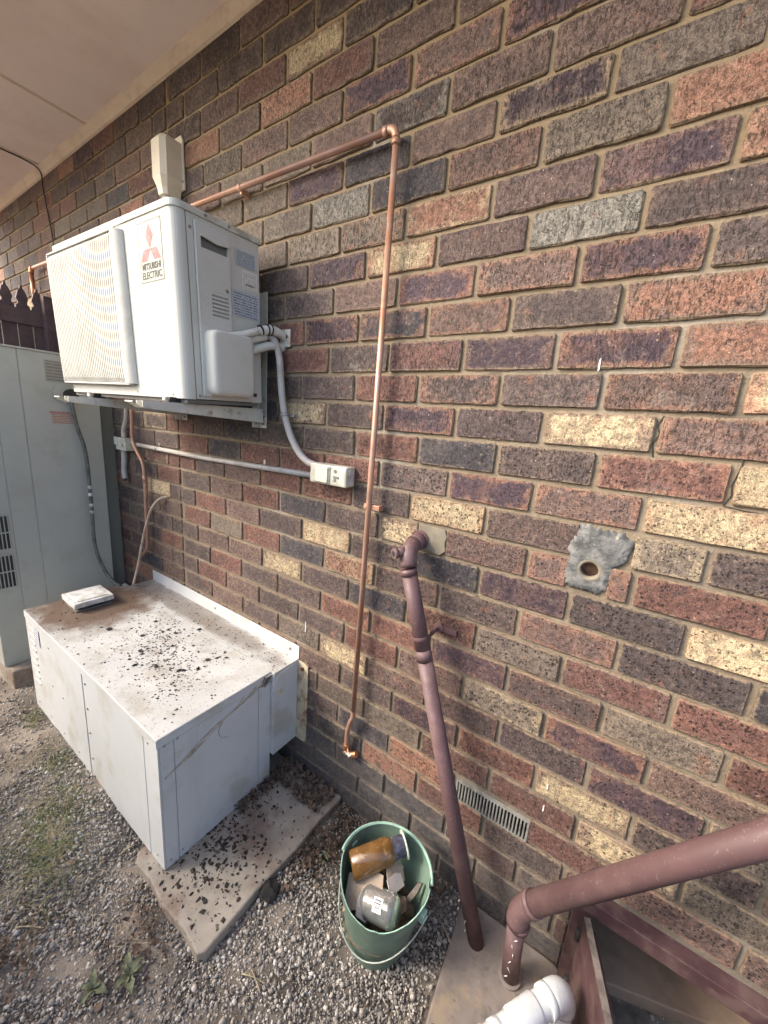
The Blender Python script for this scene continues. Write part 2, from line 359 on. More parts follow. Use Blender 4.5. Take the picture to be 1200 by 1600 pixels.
    tag(o, 'loose crushed grey gravel covering the yard floor', 'gravel', kind='stuff')
stones()

# ------------------------------------------------------------------ brick wall
CH, HL = .08868, .12
JT = {-11:{-3:-0.357,3:0.364,5:0.600},-10:{-4:-0.478,-2:-0.236,2:0.239,4:0.478,6:0.716},-9:{-9:-1.088,-7:-0.847,-5:-0.604,-3:-0.360,-1:-0.121,3:0.363,5:0.603,7:0.842},-8:{2:0.259,4:0.492,6:0.729},-7:{-9:-1.081,-7:-0.838,1:0.124,3:0.366,5:0.605,7:0.848},-6:{-10:-1.207,-8:-0.960,-6:-0.722,-4:-0.471,-2:-0.230,2:0.242,4:0.480,6:0.720},-5:{-9:-1.077,-7:-0.835,-5:-0.604,-3:-0.356,3:0.364,5:0.603},-4:{-8:-0.964,-6:-0.719,0:-0.005,2:0.238,6:0.723},-3:{-9:-1.087,-7:-0.849,1:0.114,3:0.352,5:0.590},-2:{-8:-0.964,-6:-0.728,0:0.005,2:0.245,4:0.482,6:0.725},-1:{1:0.113,3:0.347,5:0.582},0:{0:-0.017,2:0.227,4:0.464,6:0.704},1:{1:0.114,3:0.350,5:0.588},2:{0:-0.006,2:0.229,4:0.469},3:{1:0.126,3:0.369,5:0.600},4:{0:0.003,2:0.244,4:0.476},5:{1:0.145,3:0.375,5:0.605},6:{0:0.012,2:0.249,4:0.482},7:{1:0.133,3:0.374},8:{0:-0.001,2:0.241},9:{-3:-0.355},10:{-4:-0.485},11:{-7:-0.852,-5:-0.605},12:{-8:-0.970,-6:-0.721}}
ZO = {-11:0.002,-10:-0.003,-9:0.003,-8:0.002,-7:0.003,-6:0.002,-5:-0.001,-4:0.001,-3:-0.002,-2:-0.003,-1:0,0:-0.004,1:-0.002,2:0.005,3:0.002,4:0.005,5:-0.004,6:0.005,7:-0.002,8:-0.002,11:0.002,12:0.004}
# codes by course: first unit centre, then every second half brick
CODES = {
13:(-12,'D D D N RN D DY N'), 12:(-11,'D D D D D N N'), 11:(-12,'N D NR RN YN D N'), 10:(-11,'D O NG O RN N N O'), 9:(-12,'D D G N N PO NO PO N'),
8:(-11,'D N G G N DW N N'), 7:(-12,'N D G G PN B N PY GD'), 6:(-11,'N D G GW W B NO G O'), 5:(-12,'D N D G G GO OY NP P O'),
4:(-11,'N D D D PN YO NP W DN'), 3:(-12,'N D R D D N PO NO PO D'), 2:(-11,'D R N RO PO BO NO D ON'), 1:(-12,'D R N B R D RP PN PO ON'),
0:(-11,'R D N D D R DO D NO YO'), -1:(-12,'D R D B YN D PO DP YG NO'), -2:(-11,'R D B D DG R B D RO Y'), -3:(-12,'D R B R R R D PO NO Y'),
-4:(-11,'R D N RO RO D Y ND GY D'), -5:(-12,'R D N R B D YG NR YG R'), -6:(-11,'D R N D Y D B P DB Y'), -7:(-12,'N R G R B OY DR D NO DB'),
-8:(-11,'D N N YG D B R GD RD R'), -9:(-12,'R D R D D RO RO P DR G'), -10:(-11,'D R N D D R NR GY PO'), -11:(-12,'N D N D GD YG N DR DP P G'),
-12:(-11,'D N D R N D P RO YG D'), -13:(-12,'N D R N D GN G RD RD YG G'), -14:(-11,'D D N R D B O O RD NO N'), -15:(-12,'D N D D B B OR R D'),
-16:(-11,'D B D D B B B RD D'), -17:(-12,'B D B B D B B BG D'), -18:(-11,'B D B B B B B B BG'), -19:(-12,'B B B B B B B BG B')}
PAL = {'D':((.112,.084,.078),(.22,.160,.13)), 'P':((.084,.056,.070),(.24,.145,.115)), 'R':((.165,.085,.070),(.30,.155,.112)), 'O':((.29,.152,.105),(.38,.23,.155)),
       'Y':((.50,.40,.25),(.44,.27,.165)), 'G':((.185,.148,.118),(.27,.215,.16)), 'B':((.066,.060,.068),(.15,.125,.115)), 'N':((.165,.112,.096),(.27,.18,.14)), 'W':((.27,.25,.215),(.21,.20,.17))}
def brick_material():
    m = bpy.data.materials.new('fired_clay_brick'); m.use_nodes = True; N = m.node_tree.nodes; L = m.node_tree.links; bs = N['Principled BSDF']
    def val(v): return v
    def ma(op, a, b=None, c=None, clamp=False):
        n = N.new('ShaderNodeMath'); n.operation = op; n.use_clamp = clamp
        for i, v in enumerate((a, b, c)):
            if v is None: continue
            if hasattr(v, 'default_value'): L.new(v, n.inputs[i])
            else: n.inputs[i].default_value = v
        return n.outputs[0]
    def mr(f, a, b, lo=0., hi=1.):
        r = N.new('ShaderNodeMapRange'); r.interpolation_type = 'SMOOTHSTEP'
        for i, v in enumerate((f, a, b, lo, hi)):
            if hasattr(v, 'default_value'): L.new(v, r.inputs[i])
            else: r.inputs[i].default_value = v
        return r.outputs[0]
    def att(n_, o_='Color'):
        a = N.new('ShaderNodeAttribute'); a.attribute_name = n_; return a.outputs[o_]
    def mix(f, a, b, bt='MIX'):
        x = N.new('ShaderNodeMix'); x.data_type = 'RGBA'; x.blend_type = bt
        for i, v in ((0, f), (6, a), (7, b)):
            if hasattr(v, 'default_value'): L.new(v, x.inputs[i])
            elif isinstance(v, tuple): x.inputs[i].default_value = lin(v)
            else: x.inputs[i].default_value = v
        return x.outputs[2]
    ge = N.new('ShaderNodeNewGeometry'); pos0 = ge.outputs['Position']
    ab = N.new('ShaderNodeAttribute'); ab.attribute_name = 'bp'; sq = N.new('ShaderNodeSeparateXYZ'); L.new(ab.outputs['Vector'], sq.inputs[0])
    vs_ = N.new('ShaderNodeCombineXYZ'); L.new(sq.outputs[2], vs_.inputs[0]); L.new(sq.outputs[2], vs_.inputs[1]); L.new(sq.outputs[1], vs_.inputs[2])
    vm = N.new('ShaderNodeVectorMath'); vm.operation = 'MULTIPLY_ADD'; L.new(vs_.outputs[0], vm.inputs[0]); vm.inputs[1].default_value = (7.3, 3.1, 5.7); L.new(pos0, vm.inputs[2]); pos = vm.outputs[0]
    def nz(sc, det=3, vec=None, rough=.6, off=None):
        n = N.new('ShaderNodeTexNoise'); n.inputs['Scale'].default_value = sc; n.inputs['Detail'].default_value = det; n.inputs['Roughness'].default_value = rough
        L.new(vec or pos, n.inputs[0]); return n.outputs[0]
    c1 = att('c1'); c2 = att('c2'); bc = att('bc', 'Vector'); bp = att('bp', 'Vector')
    sb = N.new('ShaderNodeSeparateXYZ'); L.new(bc, sb.inputs[0]); sp = N.new('ShaderNodeSeparateXYZ'); L.new(pos0, sp.inputs[0]); pp = N.new('ShaderNodeSeparateXYZ'); L.new(bp, pp.inputs[0])
    dx = ma('ABSOLUTE', ma('SUBTRACT', sp.outputs[0], sb.outputs[0])); dz = ma('ABSOLUTE', ma('SUBTRACT', sp.outputs[2], sb.outputs[1]))
    e = ma('MINIMUM', ma('MULTIPLY', ma('SUBTRACT', sb.outputs[2], dx), .55), ma('SUBTRACT', .0385, dz))
    e = ma('ADD', e, ma('MULTIPLY', ma('SUBTRACT', nz(28, 4), .5), .055))
    edge = ma('MULTIPLY', mr(e, .004, .013, 1., 0.), pp.outputs[0])
    # split toned bricks
    col = mix(edge, c1, c2)
    big = mr(nz(13, 5, rough=.7), .42, .68, 0., 1.)
    col = mix(ma('MULTIPLY', big, .5), col, c2)
    col = mix(mr(nz(55, 4, rough=.7), .55, .72, 0., .5), col, (.24, .185, .145))
    col = mix(mr(nz(24, 5, rough=.7), .54, .68, 0., .55), col, (.07, .055, .056))
    col = mix(mr(nz(19, 5, rough=.7), .58, .72, 0., .55), col, (.27, .125, .08))
    v = mr(nz(90, 5, rough=.75), .28, .72, .58, 1.5)
    vv = N.new('ShaderNodeCombineXYZ'); [L.new(v, vv.inputs[i]) for i in range(3)]
    col = mix(1.0, col, vv.outputs[0], 'MULTIPLY')
    # fine sandy grain
    g = mr(nz(480, 3), .32, .68, .6, 1.45); gg = N.new('ShaderNodeCombineXYZ'); [L.new(g, gg.inputs[i]) for i in range(3)]
    col = mix(1.0, col, gg.outputs[0], 'MULTIPLY')
    # iron spots: irregular smudges, more of them lower down where the face was not wire dragged
    hz = mr(sp.outputs[2], -.35, .15, 1., .25)
    warp = N.new('ShaderNodeMix'); warp.data_type = 'VECTOR'; nzc = N.new('ShaderNodeTexNoise'); nzc.inputs['Scale'].default_value = 260; nzc.inputs['Detail'].default_value = 2; L.new(pos, nzc.inputs[0])
    wa = N.new('ShaderNodeVectorMath'); wa.operation = 'MULTIPLY_ADD'; L.new(nzc.outputs['Color'], wa.inputs[0]); wa.inputs[1].default_value = (.009, .009, .009); L.new(pos, wa.inputs[2])
    vo = N.new('ShaderNodeTexVoronoi'); vo.inputs['Scale'].default_value = 125; L.new(wa.outputs[0], vo.inputs[0])
    sel = N.new('ShaderNodeSeparateColor'); L.new(vo.outputs['Color'], sel.inputs[0])
    spot = ma('MULTIPLY', mr(vo.outputs['Distance'], ma('MULTIPLY', sel.outputs[1], .28), ma('ADD', ma('MULTIPLY', sel.outputs[1], .30), .22), 1., 0.), ma('LESS_THAN', sel.outputs[0], pp.outputs[1]))
    clus = mr(nz(30, 4), .42, .62, 0., 1.)
    spot2 = mr(nz(230, 4, rough=.75), .56, .66)
    spots = ma('MAXIMUM', ma('MULTIPLY', spot, hz), ma('MULTIPLY', spot2, ma('MULTIPLY', clus, .95)))
    col = mix(ma('MULTIPLY', spots, .90), col, (.020, .016, .016))
    # pale grit flecks
    vo3 = N.new('ShaderNodeTexVoronoi'); vo3.inputs['Scale'].default_value = 95; L.new(pos, vo3.inputs[0]); s3 = N.new('ShaderNodeSeparateColor'); L.new(vo3.outputs['Color'], s3.inputs[0])
    fl = ma('MULTIPLY', mr(vo3.outputs['Distance'], .08, .2, 1., 0.), ma('GREATER_THAN', s3.outputs[0], .90))
    col = mix(ma('MULTIPLY', fl, .6), col, (.55, .47, .38))
    # mortar film at the arrises and dust on the lowest courses
    e2 = ma('MINIMUM', ma('SUBTRACT', sb.outputs[2], dx), ma('SUBTRACT', .0385, dz))
    film = mr(ma('ADD', e2, ma('MULTIPLY', ma('SUBTRACT', nz(75, 5), .5), .026)), -.001, .0045, .75, 0.)
    col = mix(film, col, (.27, .205, .135))
    low = ma('MULTIPLY', mr(ma('ADD', sp.outputs[2], ma('MULTIPLY', ma('SUBTRACT', nz(9, 4), .5), .35)), -1.55, -1.25, .7, 0.), mr(nz(60, 4), .3, .7, .3, 1.))
    col = mix(low, col, (.20, .185, .17))
    # green-white lime tint here and there
    lt = mr(nz(4.2, 5), .60, .75, 0., .35); col = mix(ma('MULTIPLY', lt, mr(nz(80, 3), .4, .6)), col, (.36, .33, .28))
    L.new(col, bs.inputs['Base Color']); bs.inputs['Roughness'].default_value = .78; bs.inputs['Specular IOR Level'].default_value = .35
    # relief: drag marks (vertical) + pits + grain
    mp = N.new('ShaderNodeMapping'); mp.inputs['Scale'].default_value = (1, 1, .38); L.new(pos, mp.inputs[0])
    drag = nz(200, 4, mp.outputs[0], .65)
    pits = ma('MULTIPLY', mr(drag, .37, .455, -1., 0.), ma('MULTIPLY', mr(sp.outputs[2], -.7, .1, .35, 1.), mr(ma('FRACT', ma('MULTIPLY', pp.outputs[2], 17.0)), 0., 1., .25, 1.05)))
    h = ma('ADD', ma('MULTIPLY', drag, .5), ma('MULTIPLY', pits, .7)); h = ma('ADD', h, ma('MULTIPLY', spots, -.8)); h = ma('ADD', h, ma('MULTIPLY', nz(30, 4), 1.2)); h = ma('ADD', h, ma('MULTIPLY', nz(600, 2), .25))
    col2 = mix(ma('MULTIPLY', pits, -.75), col, (.03, .022, .018)); L.new(col2, bs.inputs['Base Color'])
    b = N.new('ShaderNodeBump'); b.inputs['Strength'].default_value = .8; b.inputs['Distance'].default_value = .0036; L.new(h, b.inputs['Height']); L.new(b.outputs[0], bs.inputs['Normal'])
    return m
m_brick = brick_material()
def mortar_material():
    m = bpy.data.materials.new('sandy_mortar'); m.use_nodes = True; N = m.node_tree.nodes; L = m.node_tree.links; bs = N['Principled BSDF']; bs.inputs['Roughness'].default_value = .95
    ge = N.new('ShaderNodeNewGeometry')
    def nz(sc, det=4):
        n = N.new('ShaderNodeTexNoise'); n.inputs['Scale'].default_value = sc; n.inputs['Detail'].default_value = det; L.new(ge.outputs['Position'], n.inputs[0]); return n.outputs[0]
    def mr(f, a, b, lo, hi):
        r = N.new('ShaderNodeMapRange'); r.inputs[1].default_value = a; r.inputs[2].default_value = b; r.inputs[3].default_value = lo; r.inputs[4].default_value = hi; L.new(f, r.inputs[0]); return r.outputs[0]
    def mix(f, a, b):
        x = N.new('ShaderNodeMix'); x.data_type = 'RGBA'
        L.new(f, x.inputs[0])
        for i, v in ((6, a), (7, b)):
            if isinstance(v, tuple): x.inputs[i].default_value = lin(v)
            else: L.new(v, x.inputs[i])
        return x.outputs[2]
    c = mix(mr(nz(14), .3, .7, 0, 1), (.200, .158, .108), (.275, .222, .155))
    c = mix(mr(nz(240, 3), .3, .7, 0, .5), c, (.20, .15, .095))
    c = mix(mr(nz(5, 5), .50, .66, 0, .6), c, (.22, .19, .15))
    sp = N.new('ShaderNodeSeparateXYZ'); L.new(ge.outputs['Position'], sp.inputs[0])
    c = mix(mr(sp.outputs[2], .2, 1.1, 0, .75), c, (.38, .265, .135))  # golden tint towards the eave: warm bounce light painted into the mortar
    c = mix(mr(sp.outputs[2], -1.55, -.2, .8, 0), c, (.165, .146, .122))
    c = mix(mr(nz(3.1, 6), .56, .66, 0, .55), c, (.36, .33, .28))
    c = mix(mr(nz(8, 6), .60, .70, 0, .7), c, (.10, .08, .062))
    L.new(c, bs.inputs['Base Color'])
    b = N.new('ShaderNodeBump'); b.inputs['Strength'].default_value = .8; b.inputs['Distance'].default_value = .003; hm = N.new('ShaderNodeMath'); hm.operation = 'MULTIPLY_ADD'; L.new(nz(42, 5), hm.inputs[0]); hm.inputs[1].default_value = 2.2; L.new(nz(190, 5), hm.inputs[2]); L.new(hm.outputs[0], b.inputs['Height']); L.new(b.outputs[0], bs.inputs['Normal'])
    return m
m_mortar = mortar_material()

wall = thing('brick_wall', 'long mottled brown clinker brick house wall with raked tan mortar joints', 'wall', (0, 0, -1.72))
WZ = Vector((0, 0, -1.72))
def zc(v): return v*CH+ZO.get(v, 0)
def zj(v): return (zc(v)+CH/2+zc(v+1)-CH/2)/2      # joint above course v
CJ = -1.335      # straight control joint
XL, XR = -4.1, 1.75
bricks = []      # (x0,x1,z0,z1,code)
def jx(v, u):
    d = JT.get(v, {})
    if u in d: return d[u]
    off = np.mean([d[k]-k*HL for k in d]) if d else 0
    r = random.Random(v*1000+u)
    return u*HL+off+r.uniform(-.004, .004)
FR = {'D': 26, 'R': 18, 'N': 20, 'P': 7, 'G': 13, 'B': 7, 'O': 4, 'Y': 5}
for v in range(-19, 14):
    par = v % 2
    us = [u for u in range(-36, 16) if (u % 2) == par]
    u0, cs = CODES[v]; cs = cs.split()
    for a, b in zip(us[:-1], us[1:]):
        c = (a+b)//2; i = (c-u0)//2
        r = random.Random(v*77+c)
        if 0 <= i < len(cs): code = cs[i]
        else:
            code = r.choices(list(FR), list(FR.values()))[0]+(r.choice(['', 'O', 'N', 'Y']) if r.random() < .3 else '')
        x0, x1 = jx(v, a), jx(v, b)
        z0, z1 = zj(v-1)+.0053, zj(v)-.0053
        if x1 < XL or x0 > XR: continue
        segs = [(x0+.0058, x1-.0058)]
        if x0 < CJ < x1:
            segs = []
            if CJ-x0 > .05: segs.append((x0+.0052, CJ-.005))
            if x1-CJ > .05: segs.append((CJ+.005, x1-.0052))
        for k, (p, q) in enumerate(segs):
            # openings: vent, access hatch
            if v == -14 and q > .27 and p < .48:
                continue
            if v == -14 and p < .27 and q > .2: q = .25
            if v <= -15:
                if p > .64: continue
                if q > .64: q = .636
            if v == -4 and p < .50 < q: p = .590
            if v == -5 and p < .50 < q:
                bricks.append((p, .462, z0, z1, 'NO', v*100+c*2+k+7)); p = .553; code = 'NO'
            if v == -5 and p < 0 < q: q = .031
            if q-p < .03: continue
            bricks.append((p, q, z0, z1, code, v*100+c*2+k))
def projpx(x, y, z):
    d = Vector((x, y, z))-camo.matrix_world.translation; zz = d.dot(fwd)
    return 600+593.75*d.dot(R_)/zz, 800-593.75*d.dot(U_)/zz, zz
def brick_geo(b):
    x0, x1, z0, z1, code, seed = b; r = random.Random(seed)
    big = x1 > -1.6
    cr = .0045
    P = []
    nx = max(2, int((x1-x0)/.035)) if big else 1; nzz = 2 if big else 1
    def j(a=.0016): return r.uniform(-a, a) if big else 0
    # outline, counter-clockwise seen from -y
    for i in range(nx+1): P.append((x0+cr+(x1-x0-2*cr)*i/nx+j(), z0+j(.0018)))
    for i in range(nzz+1): P.append((x1+j(), z0+cr+(z1-z0-2*cr)*i/nzz))
    for i in range(nx+1): P.append((x1-cr-(x1-x0-2*cr)*i/nx+j(), z1+j(.0018)))
    for i in range(nzz+1): P.append((x0+j(), z1-cr-(z1-z0-2*cr)*i/nzz))
    y = r.uniform(-.0028, .0008); tx = r.uniform(-.012, .012); tz = r.uniform(-.02, .02)
    cx, cz = (x0+x1)/2, (z0+z1)/2; n = len(P)
    def Y(p, o): return y+o+(p[0]-cx)*tx+(p[1]-cz)*tz
    vs = [(p[0], .013, p[1]) for p in P]+[(p[0], Y(p, .0035), p[1]) for p in P]
    s = .0026
    inn = []
    for p in P:
        q = (min(max(p[0], x0+s+j(.0008)), x1-s), min(max(p[1], z0+s+j(.0008)), z1-s)); inn.append(q)
    vs += [(q[0], Y(q, 0), q[1]) for q in inn]
    fs = [(i, (i+1) % n, n+(i+1) % n, n+i) for i in range(n)]+[(n+i, n+(i+1) % n, 2*n+(i+1) % n, 2*n+i) for i in range(n)]
    fs.append(tuple(2*n+i for i in range(n)))
    a = code[0]; c1 = PAL[a][0]; c2 = PAL[a][1]; ea = r.uniform(.25, .7)
    if len(code) > 1:
        wt = .5 if code[1] == 'Y' else .7; c2 = tuple(wt*k+(1-wt)*l for k, l in zip(PAL[code[1]][0], PAL[a][1])); ea = .9
    k = r.uniform(.70, .96)*(1.06 if a in 'YO' else .90); c1 = tuple(t*k for t in c1); c2 = tuple(t*k for t in c2)
    spk = {'Y': .6, 'O': .5, 'G': .65, 'D': .6, 'N': .6, 'R': .6, 'W': .1, 'B': .3, 'P': .25}[a]*r.uniform(.7, 1.3)
    return vs, fs, c1, c2, (cx, cz, (x1-x0)/2), (ea, spk, r.random())
def add_attr(me, n, lists):
    for nm, tp, key in (('c1', 'FLOAT_VECTOR', 0), ('c2', 'FLOAT_VECTOR', 1), ('bc', 'FLOAT_VECTOR', 2), ('bp', 'FLOAT_VECTOR', 3)):
        a = me.attributes.new(nm, tp, 'POINT'); a.data.foreach_set('vector', np.array(lists[key], dtype=float).reshape(-1))
def area(b):
    x, y, zz = projpx((b[0]+b[1])/2, 0, (b[2]+b[3])/2)
    if zz < .1 or not (-60 < x < 1290 and -40 < y < 1660): return 0
    a = [projpx(b[0], 0, b[2]), projpx(b[1], 0, b[2]), projpx(b[1], 0, b[3]), projpx(b[0], 0, b[3])]
    return abs(sum(a[i][0]*a[(i+1) % 4][1]-a[(i+1) % 4][0]*a[i][1] for i in range(4)))/2
bricks.sort(key=lambda b: -area(b))
for b in bricks[:300]:
    vs, fs, c1, c2, bc, bp = brick_geo(b)
    ori = Vector(((b[0]+b[1])/2, 0, (b[2]+b[3])/2))
    me = bpy.data.meshes.new('brick'); me.from_pydata([Vector(v)-ori for v in vs], [], fs); n = len(vs)
    add_attr(me, n, [[c1]*n, [c2]*n, [bc]*n, [bp]*n]); me.materials.append(m_brick)
    o = bpy.data.objects.new('brick', me); link(o, wall); o.location = ori-WZ
V = []; Fc = []; A = [[], [], [], []]
for b in bricks[300:]:
    vs, fs, c1, c2, bc, bp = brick_geo(b); o_ = len(V); V += [Vector(v)-WZ for v in vs]; Fc += [tuple(i+o_ for i in f) for f in fs]
    for k, q in enumerate((c1, c2, bc, bp)): A[k] += [q]*len(vs)
me = bpy.data.meshes.new('distant_bricks'); me.from_pydata(V, [], Fc); add_attr(me, len(V), A); me.materials.append(m_brick)
o = bpy.data.objects.new('brickwork', me); link(o, wall); o['kind'] = 'stuff'
# mortar bed: solid wall body with the hatch opening and vent opening left out
mb = MB()
def wbox(x0, x1, z0, z1, y0=.0068, y1=.11): mb.box((x0, y0, z0+1.72), (x1, y1, z1+1.72))
zt = zj(13)+.05
VX0, VX1, VZ0, VZ1 = .262, .492, -1.286, -1.212
wbox(XL, .64, -1.72, VZ0); wbox(XL, VX0, VZ0, VZ1); wbox(VX1, XR, VZ0, VZ1); wbox(.64, XR, -1.345, VZ0)
# hole through the wall near the cement patch
HX, HZ, HR = .510, -.421, .0205
wbox(XL, HX-.03, VZ1, zt); wbox(HX+.03, XR, VZ1, zt); wbox(HX-.03, HX+.03, VZ1, HZ-.03); wbox(HX-.03, HX+.03, HZ+.03, zt)
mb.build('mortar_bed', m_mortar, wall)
# raised remains of mortar around a few joints
# ------------------------------------------------------------------ underfloor space behind the hatch
mb = MB(); mb.box((.58, .11, -1.80), (3.0, 2.2, -1.73)); o = mb.build('underfloor_soil', m_subdirt); tag(o, kind='structure')
mb = MB(); mb.box((XL, 2.2, -1.8), (4, 2.3, 1.3)); mb.box((-.9, .111, -1.75), (-.8, 2.2, -1.2)); mb.box((-.9, .111, -1.25), (4, 2.2, -1.2)); o = mb.build('subfloor_walls', m_dark); tag(o, kind='structure')
slabs = thing('stone_slab', 'broken brown sandstone slab lying in the dark underfloor opening', 'stone slab', (1.22, .50, -1.688))
def poly(pts, z0, z1, name, m, parent=None, loc=(0, 0, 0), bevel=.004):
    mb = MB(); mb.prism(pts, z0, z1); o = mb.build(name, m, parent, bevel=bevel); return o
m_sand = mat('sandstone_brown', (.30, .21, .15), .85, var=.2, vscale=9, bump=.5, bscale=40, dirt=(.17, .12, .09), damt=.7, dscale=6)
poly([(-.52, -.46), (-.02, -.30), (-.10, .0), (-.12, .5), (-.55, .5), (-.55, -.1)], -.01, .035, 'slab_piece', m_sand, slabs)
poly([(.0, -.29), (.32, -.20), (.5, .5), (-.09, .5), (-.085, .02)], -.01, .028, 'slab_piece', m_sand, slabs)

# ------------------------------------------------------------------ soffit
eave = thing('eave_soffit', 'cream pink painted flat eave lining with a bead along the brick wall', 'soffit', (0, 0, 1.235))
for x0, x1 in ((XL, -2.70), (-2.698, -2.03), (-2.028, 2.2)):
    mb = MB(); mb.box((x0, -.74, .0), (x1, .0, .012)); mb.build('soffit_sheet', m_soffit, eave)
for x in (-2.029, -2.699):
    mb = MB(); mb.box((x-.009, -.74, -.003), (x+.009, -.026, -.0002)); mb.build('joint_strip', m_bead, eave)
mb = MB(); mb.prism([(0, 0), (-.030, 0), (-.028, -.008), (-.018, -.020), (-.010, -.038), (0, -.042)], XL, 2.2, M=Matrix(((0, 0, 1, 0), (1, 0, 0, 0), (0, 1, 0, -.0004), (0, 0, 0, 1)))); mb.build('bead_moulding', m_bead, eave)
mb = MB(); mb.box((XL, -.775, -.03), (2.2, -.745, .16)); mb.build('fascia_board', m_bead, eave)
mb = MB(); mb.box((XL, -.9, .16), (2.2, .4, .18)); mb.build('roof_edge', m_fence, eave)

# ------------------------------------------------------------------ air conditioner
AC = thing('air_conditioner', 'white wall hung outdoor air conditioner unit with ribbed fan grille', 'air conditioner', (-1.065, -.220, .193), (rad(2.4), rad(.5), rad(1.0)))
Wd, Dp, Ht = .425, .1475, .265
def rr(x0, x1, y0, y1, r, corners, n=6):
    """plan outline with rounded corners listed in corners: 'fr','fl'"""
    P = []
    def arc(cx, cy, a0, a1):
        for i in range(n+1):
            a = rad(a0+(a1-a0)*i/n); P.append((cx+r*math.cos(a), cy+r*math.sin(a)))
    if 'fl' in corners: arc(x0+r, y0+r, 180, 270)
    else: P.append((x0, y0))
    if 'fr' in corners: arc(x1-r, y0+r, 270, 360)
    else: P.append((x1, y0))
    P.append((x1, y1)); P.append((x0, y1)); return P
mb = MB(); mb.prism(rr(-Wd, Wd, -Dp, -.1105, .028, ('fl', 'fr')), -Ht, Ht-.012); mb.build('front_panel', m_ac, AC, bevel=.0015)
mb = MB(); mb.box((-Wd+.003, -.1075, -Ht+.002), (Wd-.001, Dp, Ht-.012)); mb.build('casing', m_acside, AC, bevel=.0015)
mb = MB(); mb.box((-Wd+.006, -.1110, -Ht+.004), (Wd-.005, -.1070, Ht-.014)); mb.build('seam_gasket', m_grey, AC)
mb = MB(); mb.prism(rr(-Wd-.004, Wd+.004, -Dp-.004, Dp+.004, .032, ('fl', 'fr')), Ht-.0125, Ht+.006)
mb.prism(rr(-Wd+.012, Wd-.012, -Dp+.012, Dp-.012, .03, ('fl', 'fr')), Ht+.006, Ht+.010); mb.build('top_cover', m_actop, AC, bevel=.003)
mb = MB(); mb.prism(rr(-Wd+.002, Wd-.002, -Dp+.002, Dp-.002, .027, ('fl', 'fr')), Ht-.0165, Ht-.0120); mb.build('top_gap', m_dark, AC)
mb = MB(); mb.box((-Wd+.01, -Dp+.012, -Ht-.012), (Wd-.01, Dp-.01, -Ht-.0005)); mb.build('base_pan', m_grey, AC)
# wrap strip on side (vertical ribs of the corner post)
mb = MB(); mb.box((Wd-.0006, -.108, -Ht+.002), (Wd+.0012, -.090, Ht-.016)); mb.build('corner_strip', m_ac, AC, bevel=.0006)
for z in (Ht-.05, -Ht+.012):
    mb = MB(); mb.tube([(Wd+.001, -.099, z), (Wd+.0035, -.099, z)], .0042, 10); mb.build('screw', m_screw, AC)
for y in (-.05, .03):
    mb = MB(); mb.tube([(Wd+.003, y, Ht-.003), (Wd+.007, y, Ht-.003)], .0042, 10); mb.build('screw', m_screw, AC)
for x, z in ((-.395, -.247), (.135, -.250), (.36, -.253)):
    mb = MB(); mb.tube([(x, -Dp, z), (x, -Dp-.002, z)], .0035, 10); mb.build('screw', m_screw, AC)
for y in (-.072, .118):
    mb = MB(); mb.box((Wd-.0005, y-.007, -Ht+.022), (Wd+.0006, y+.007, -Ht+.034)); mb.build('vent_slot', m_dark, AC)
# fan grille
GX0, GX1, GZ0, GZ1 = -.424, .146, -.226, .237
mb = MB(); mb.box((GX0+.006, -Dp-.010, GZ0+.004), (GX1-.02, -Dp-.0008, GZ1-.004)); mb.build('grille_backing', m_dark, AC)
mb = MB()
nsl = 36; pitch = (GX1-.044-GX0-.010)/nsl
for i in range(nsl+1):
    x = GX0+.010+i*pitch
    prof = [(-.0008, GZ0), (-.016, GZ0+.004), (-.022, GZ0+.018), (-.024, GZ0+.05), (-.024, GZ1-.05), (-.022, GZ1-.018), (-.016, GZ1-.004), (-.0008, GZ1)]
    hw = .0046
    for (ya, za), (yb, zb) in zip(prof[:-1], prof[1:]):
        mb.add([(x-hw, -Dp+ya, za), (x+hw, -Dp+ya, za), (x+hw, -Dp+yb, zb), (x-hw, -Dp+yb, zb), (x-hw*.6, -Dp+ya+.008, za), (x+hw*.6, -Dp+ya+.008, za), (x+hw*.6, -Dp+yb+.008, zb), (x-hw*.6, -Dp+yb+.008, zb)],
               [(0, 1, 2, 3), (0, 3, 7, 4), (1, 5, 6, 2)])
o = mb.build('grille_slats', m_slat, AC); o['kind'] = 'stuff'
for k in range(7):
    z = GZ0+.045+k*.062
    mb = MB(); mb.box((GX0+.008, -Dp-.0195, z), (GX1-.04, -Dp-.0165, z+.003)); mb.build('grille_crossbar', m_slat, AC)
# rounded grille side cheeks
for sx, xa, xb in ((1, GX1-.040, GX1),):
    mb = MB(); pts = []
    for i in range(9):
        a = i/8*math.pi/2; pts.append((xa+(xb-xa)*math.sin(a)**1.0, -Dp-.0235*math.cos(a)-.0006))
    pts += [(xa, -Dp-.0005)]
    mb.prism(pts, GZ0, GZ1); mb.build('grille_side', m_slat, AC, bevel=.001)
mb = MB(); mb.box((GX0-.003, -Dp-.022, GZ0+.001), (GX0+.007, -Dp-.0005, GZ1-.001)); mb.build('grille_side', m_slat, AC, bevel=.004)
MB().box((GX0, -Dp-.0215, GZ1-.002), (GX1-.02, -Dp-.0005, GZ1+.004)).build('grille_frame', m_slat, AC, bevel=.002)
MB().box((GX0, -Dp-.0215, GZ0-.005), (GX1-.02, -Dp-.0005, GZ0+.002)).build('grille_frame', m_slat, AC, bevel=.002)
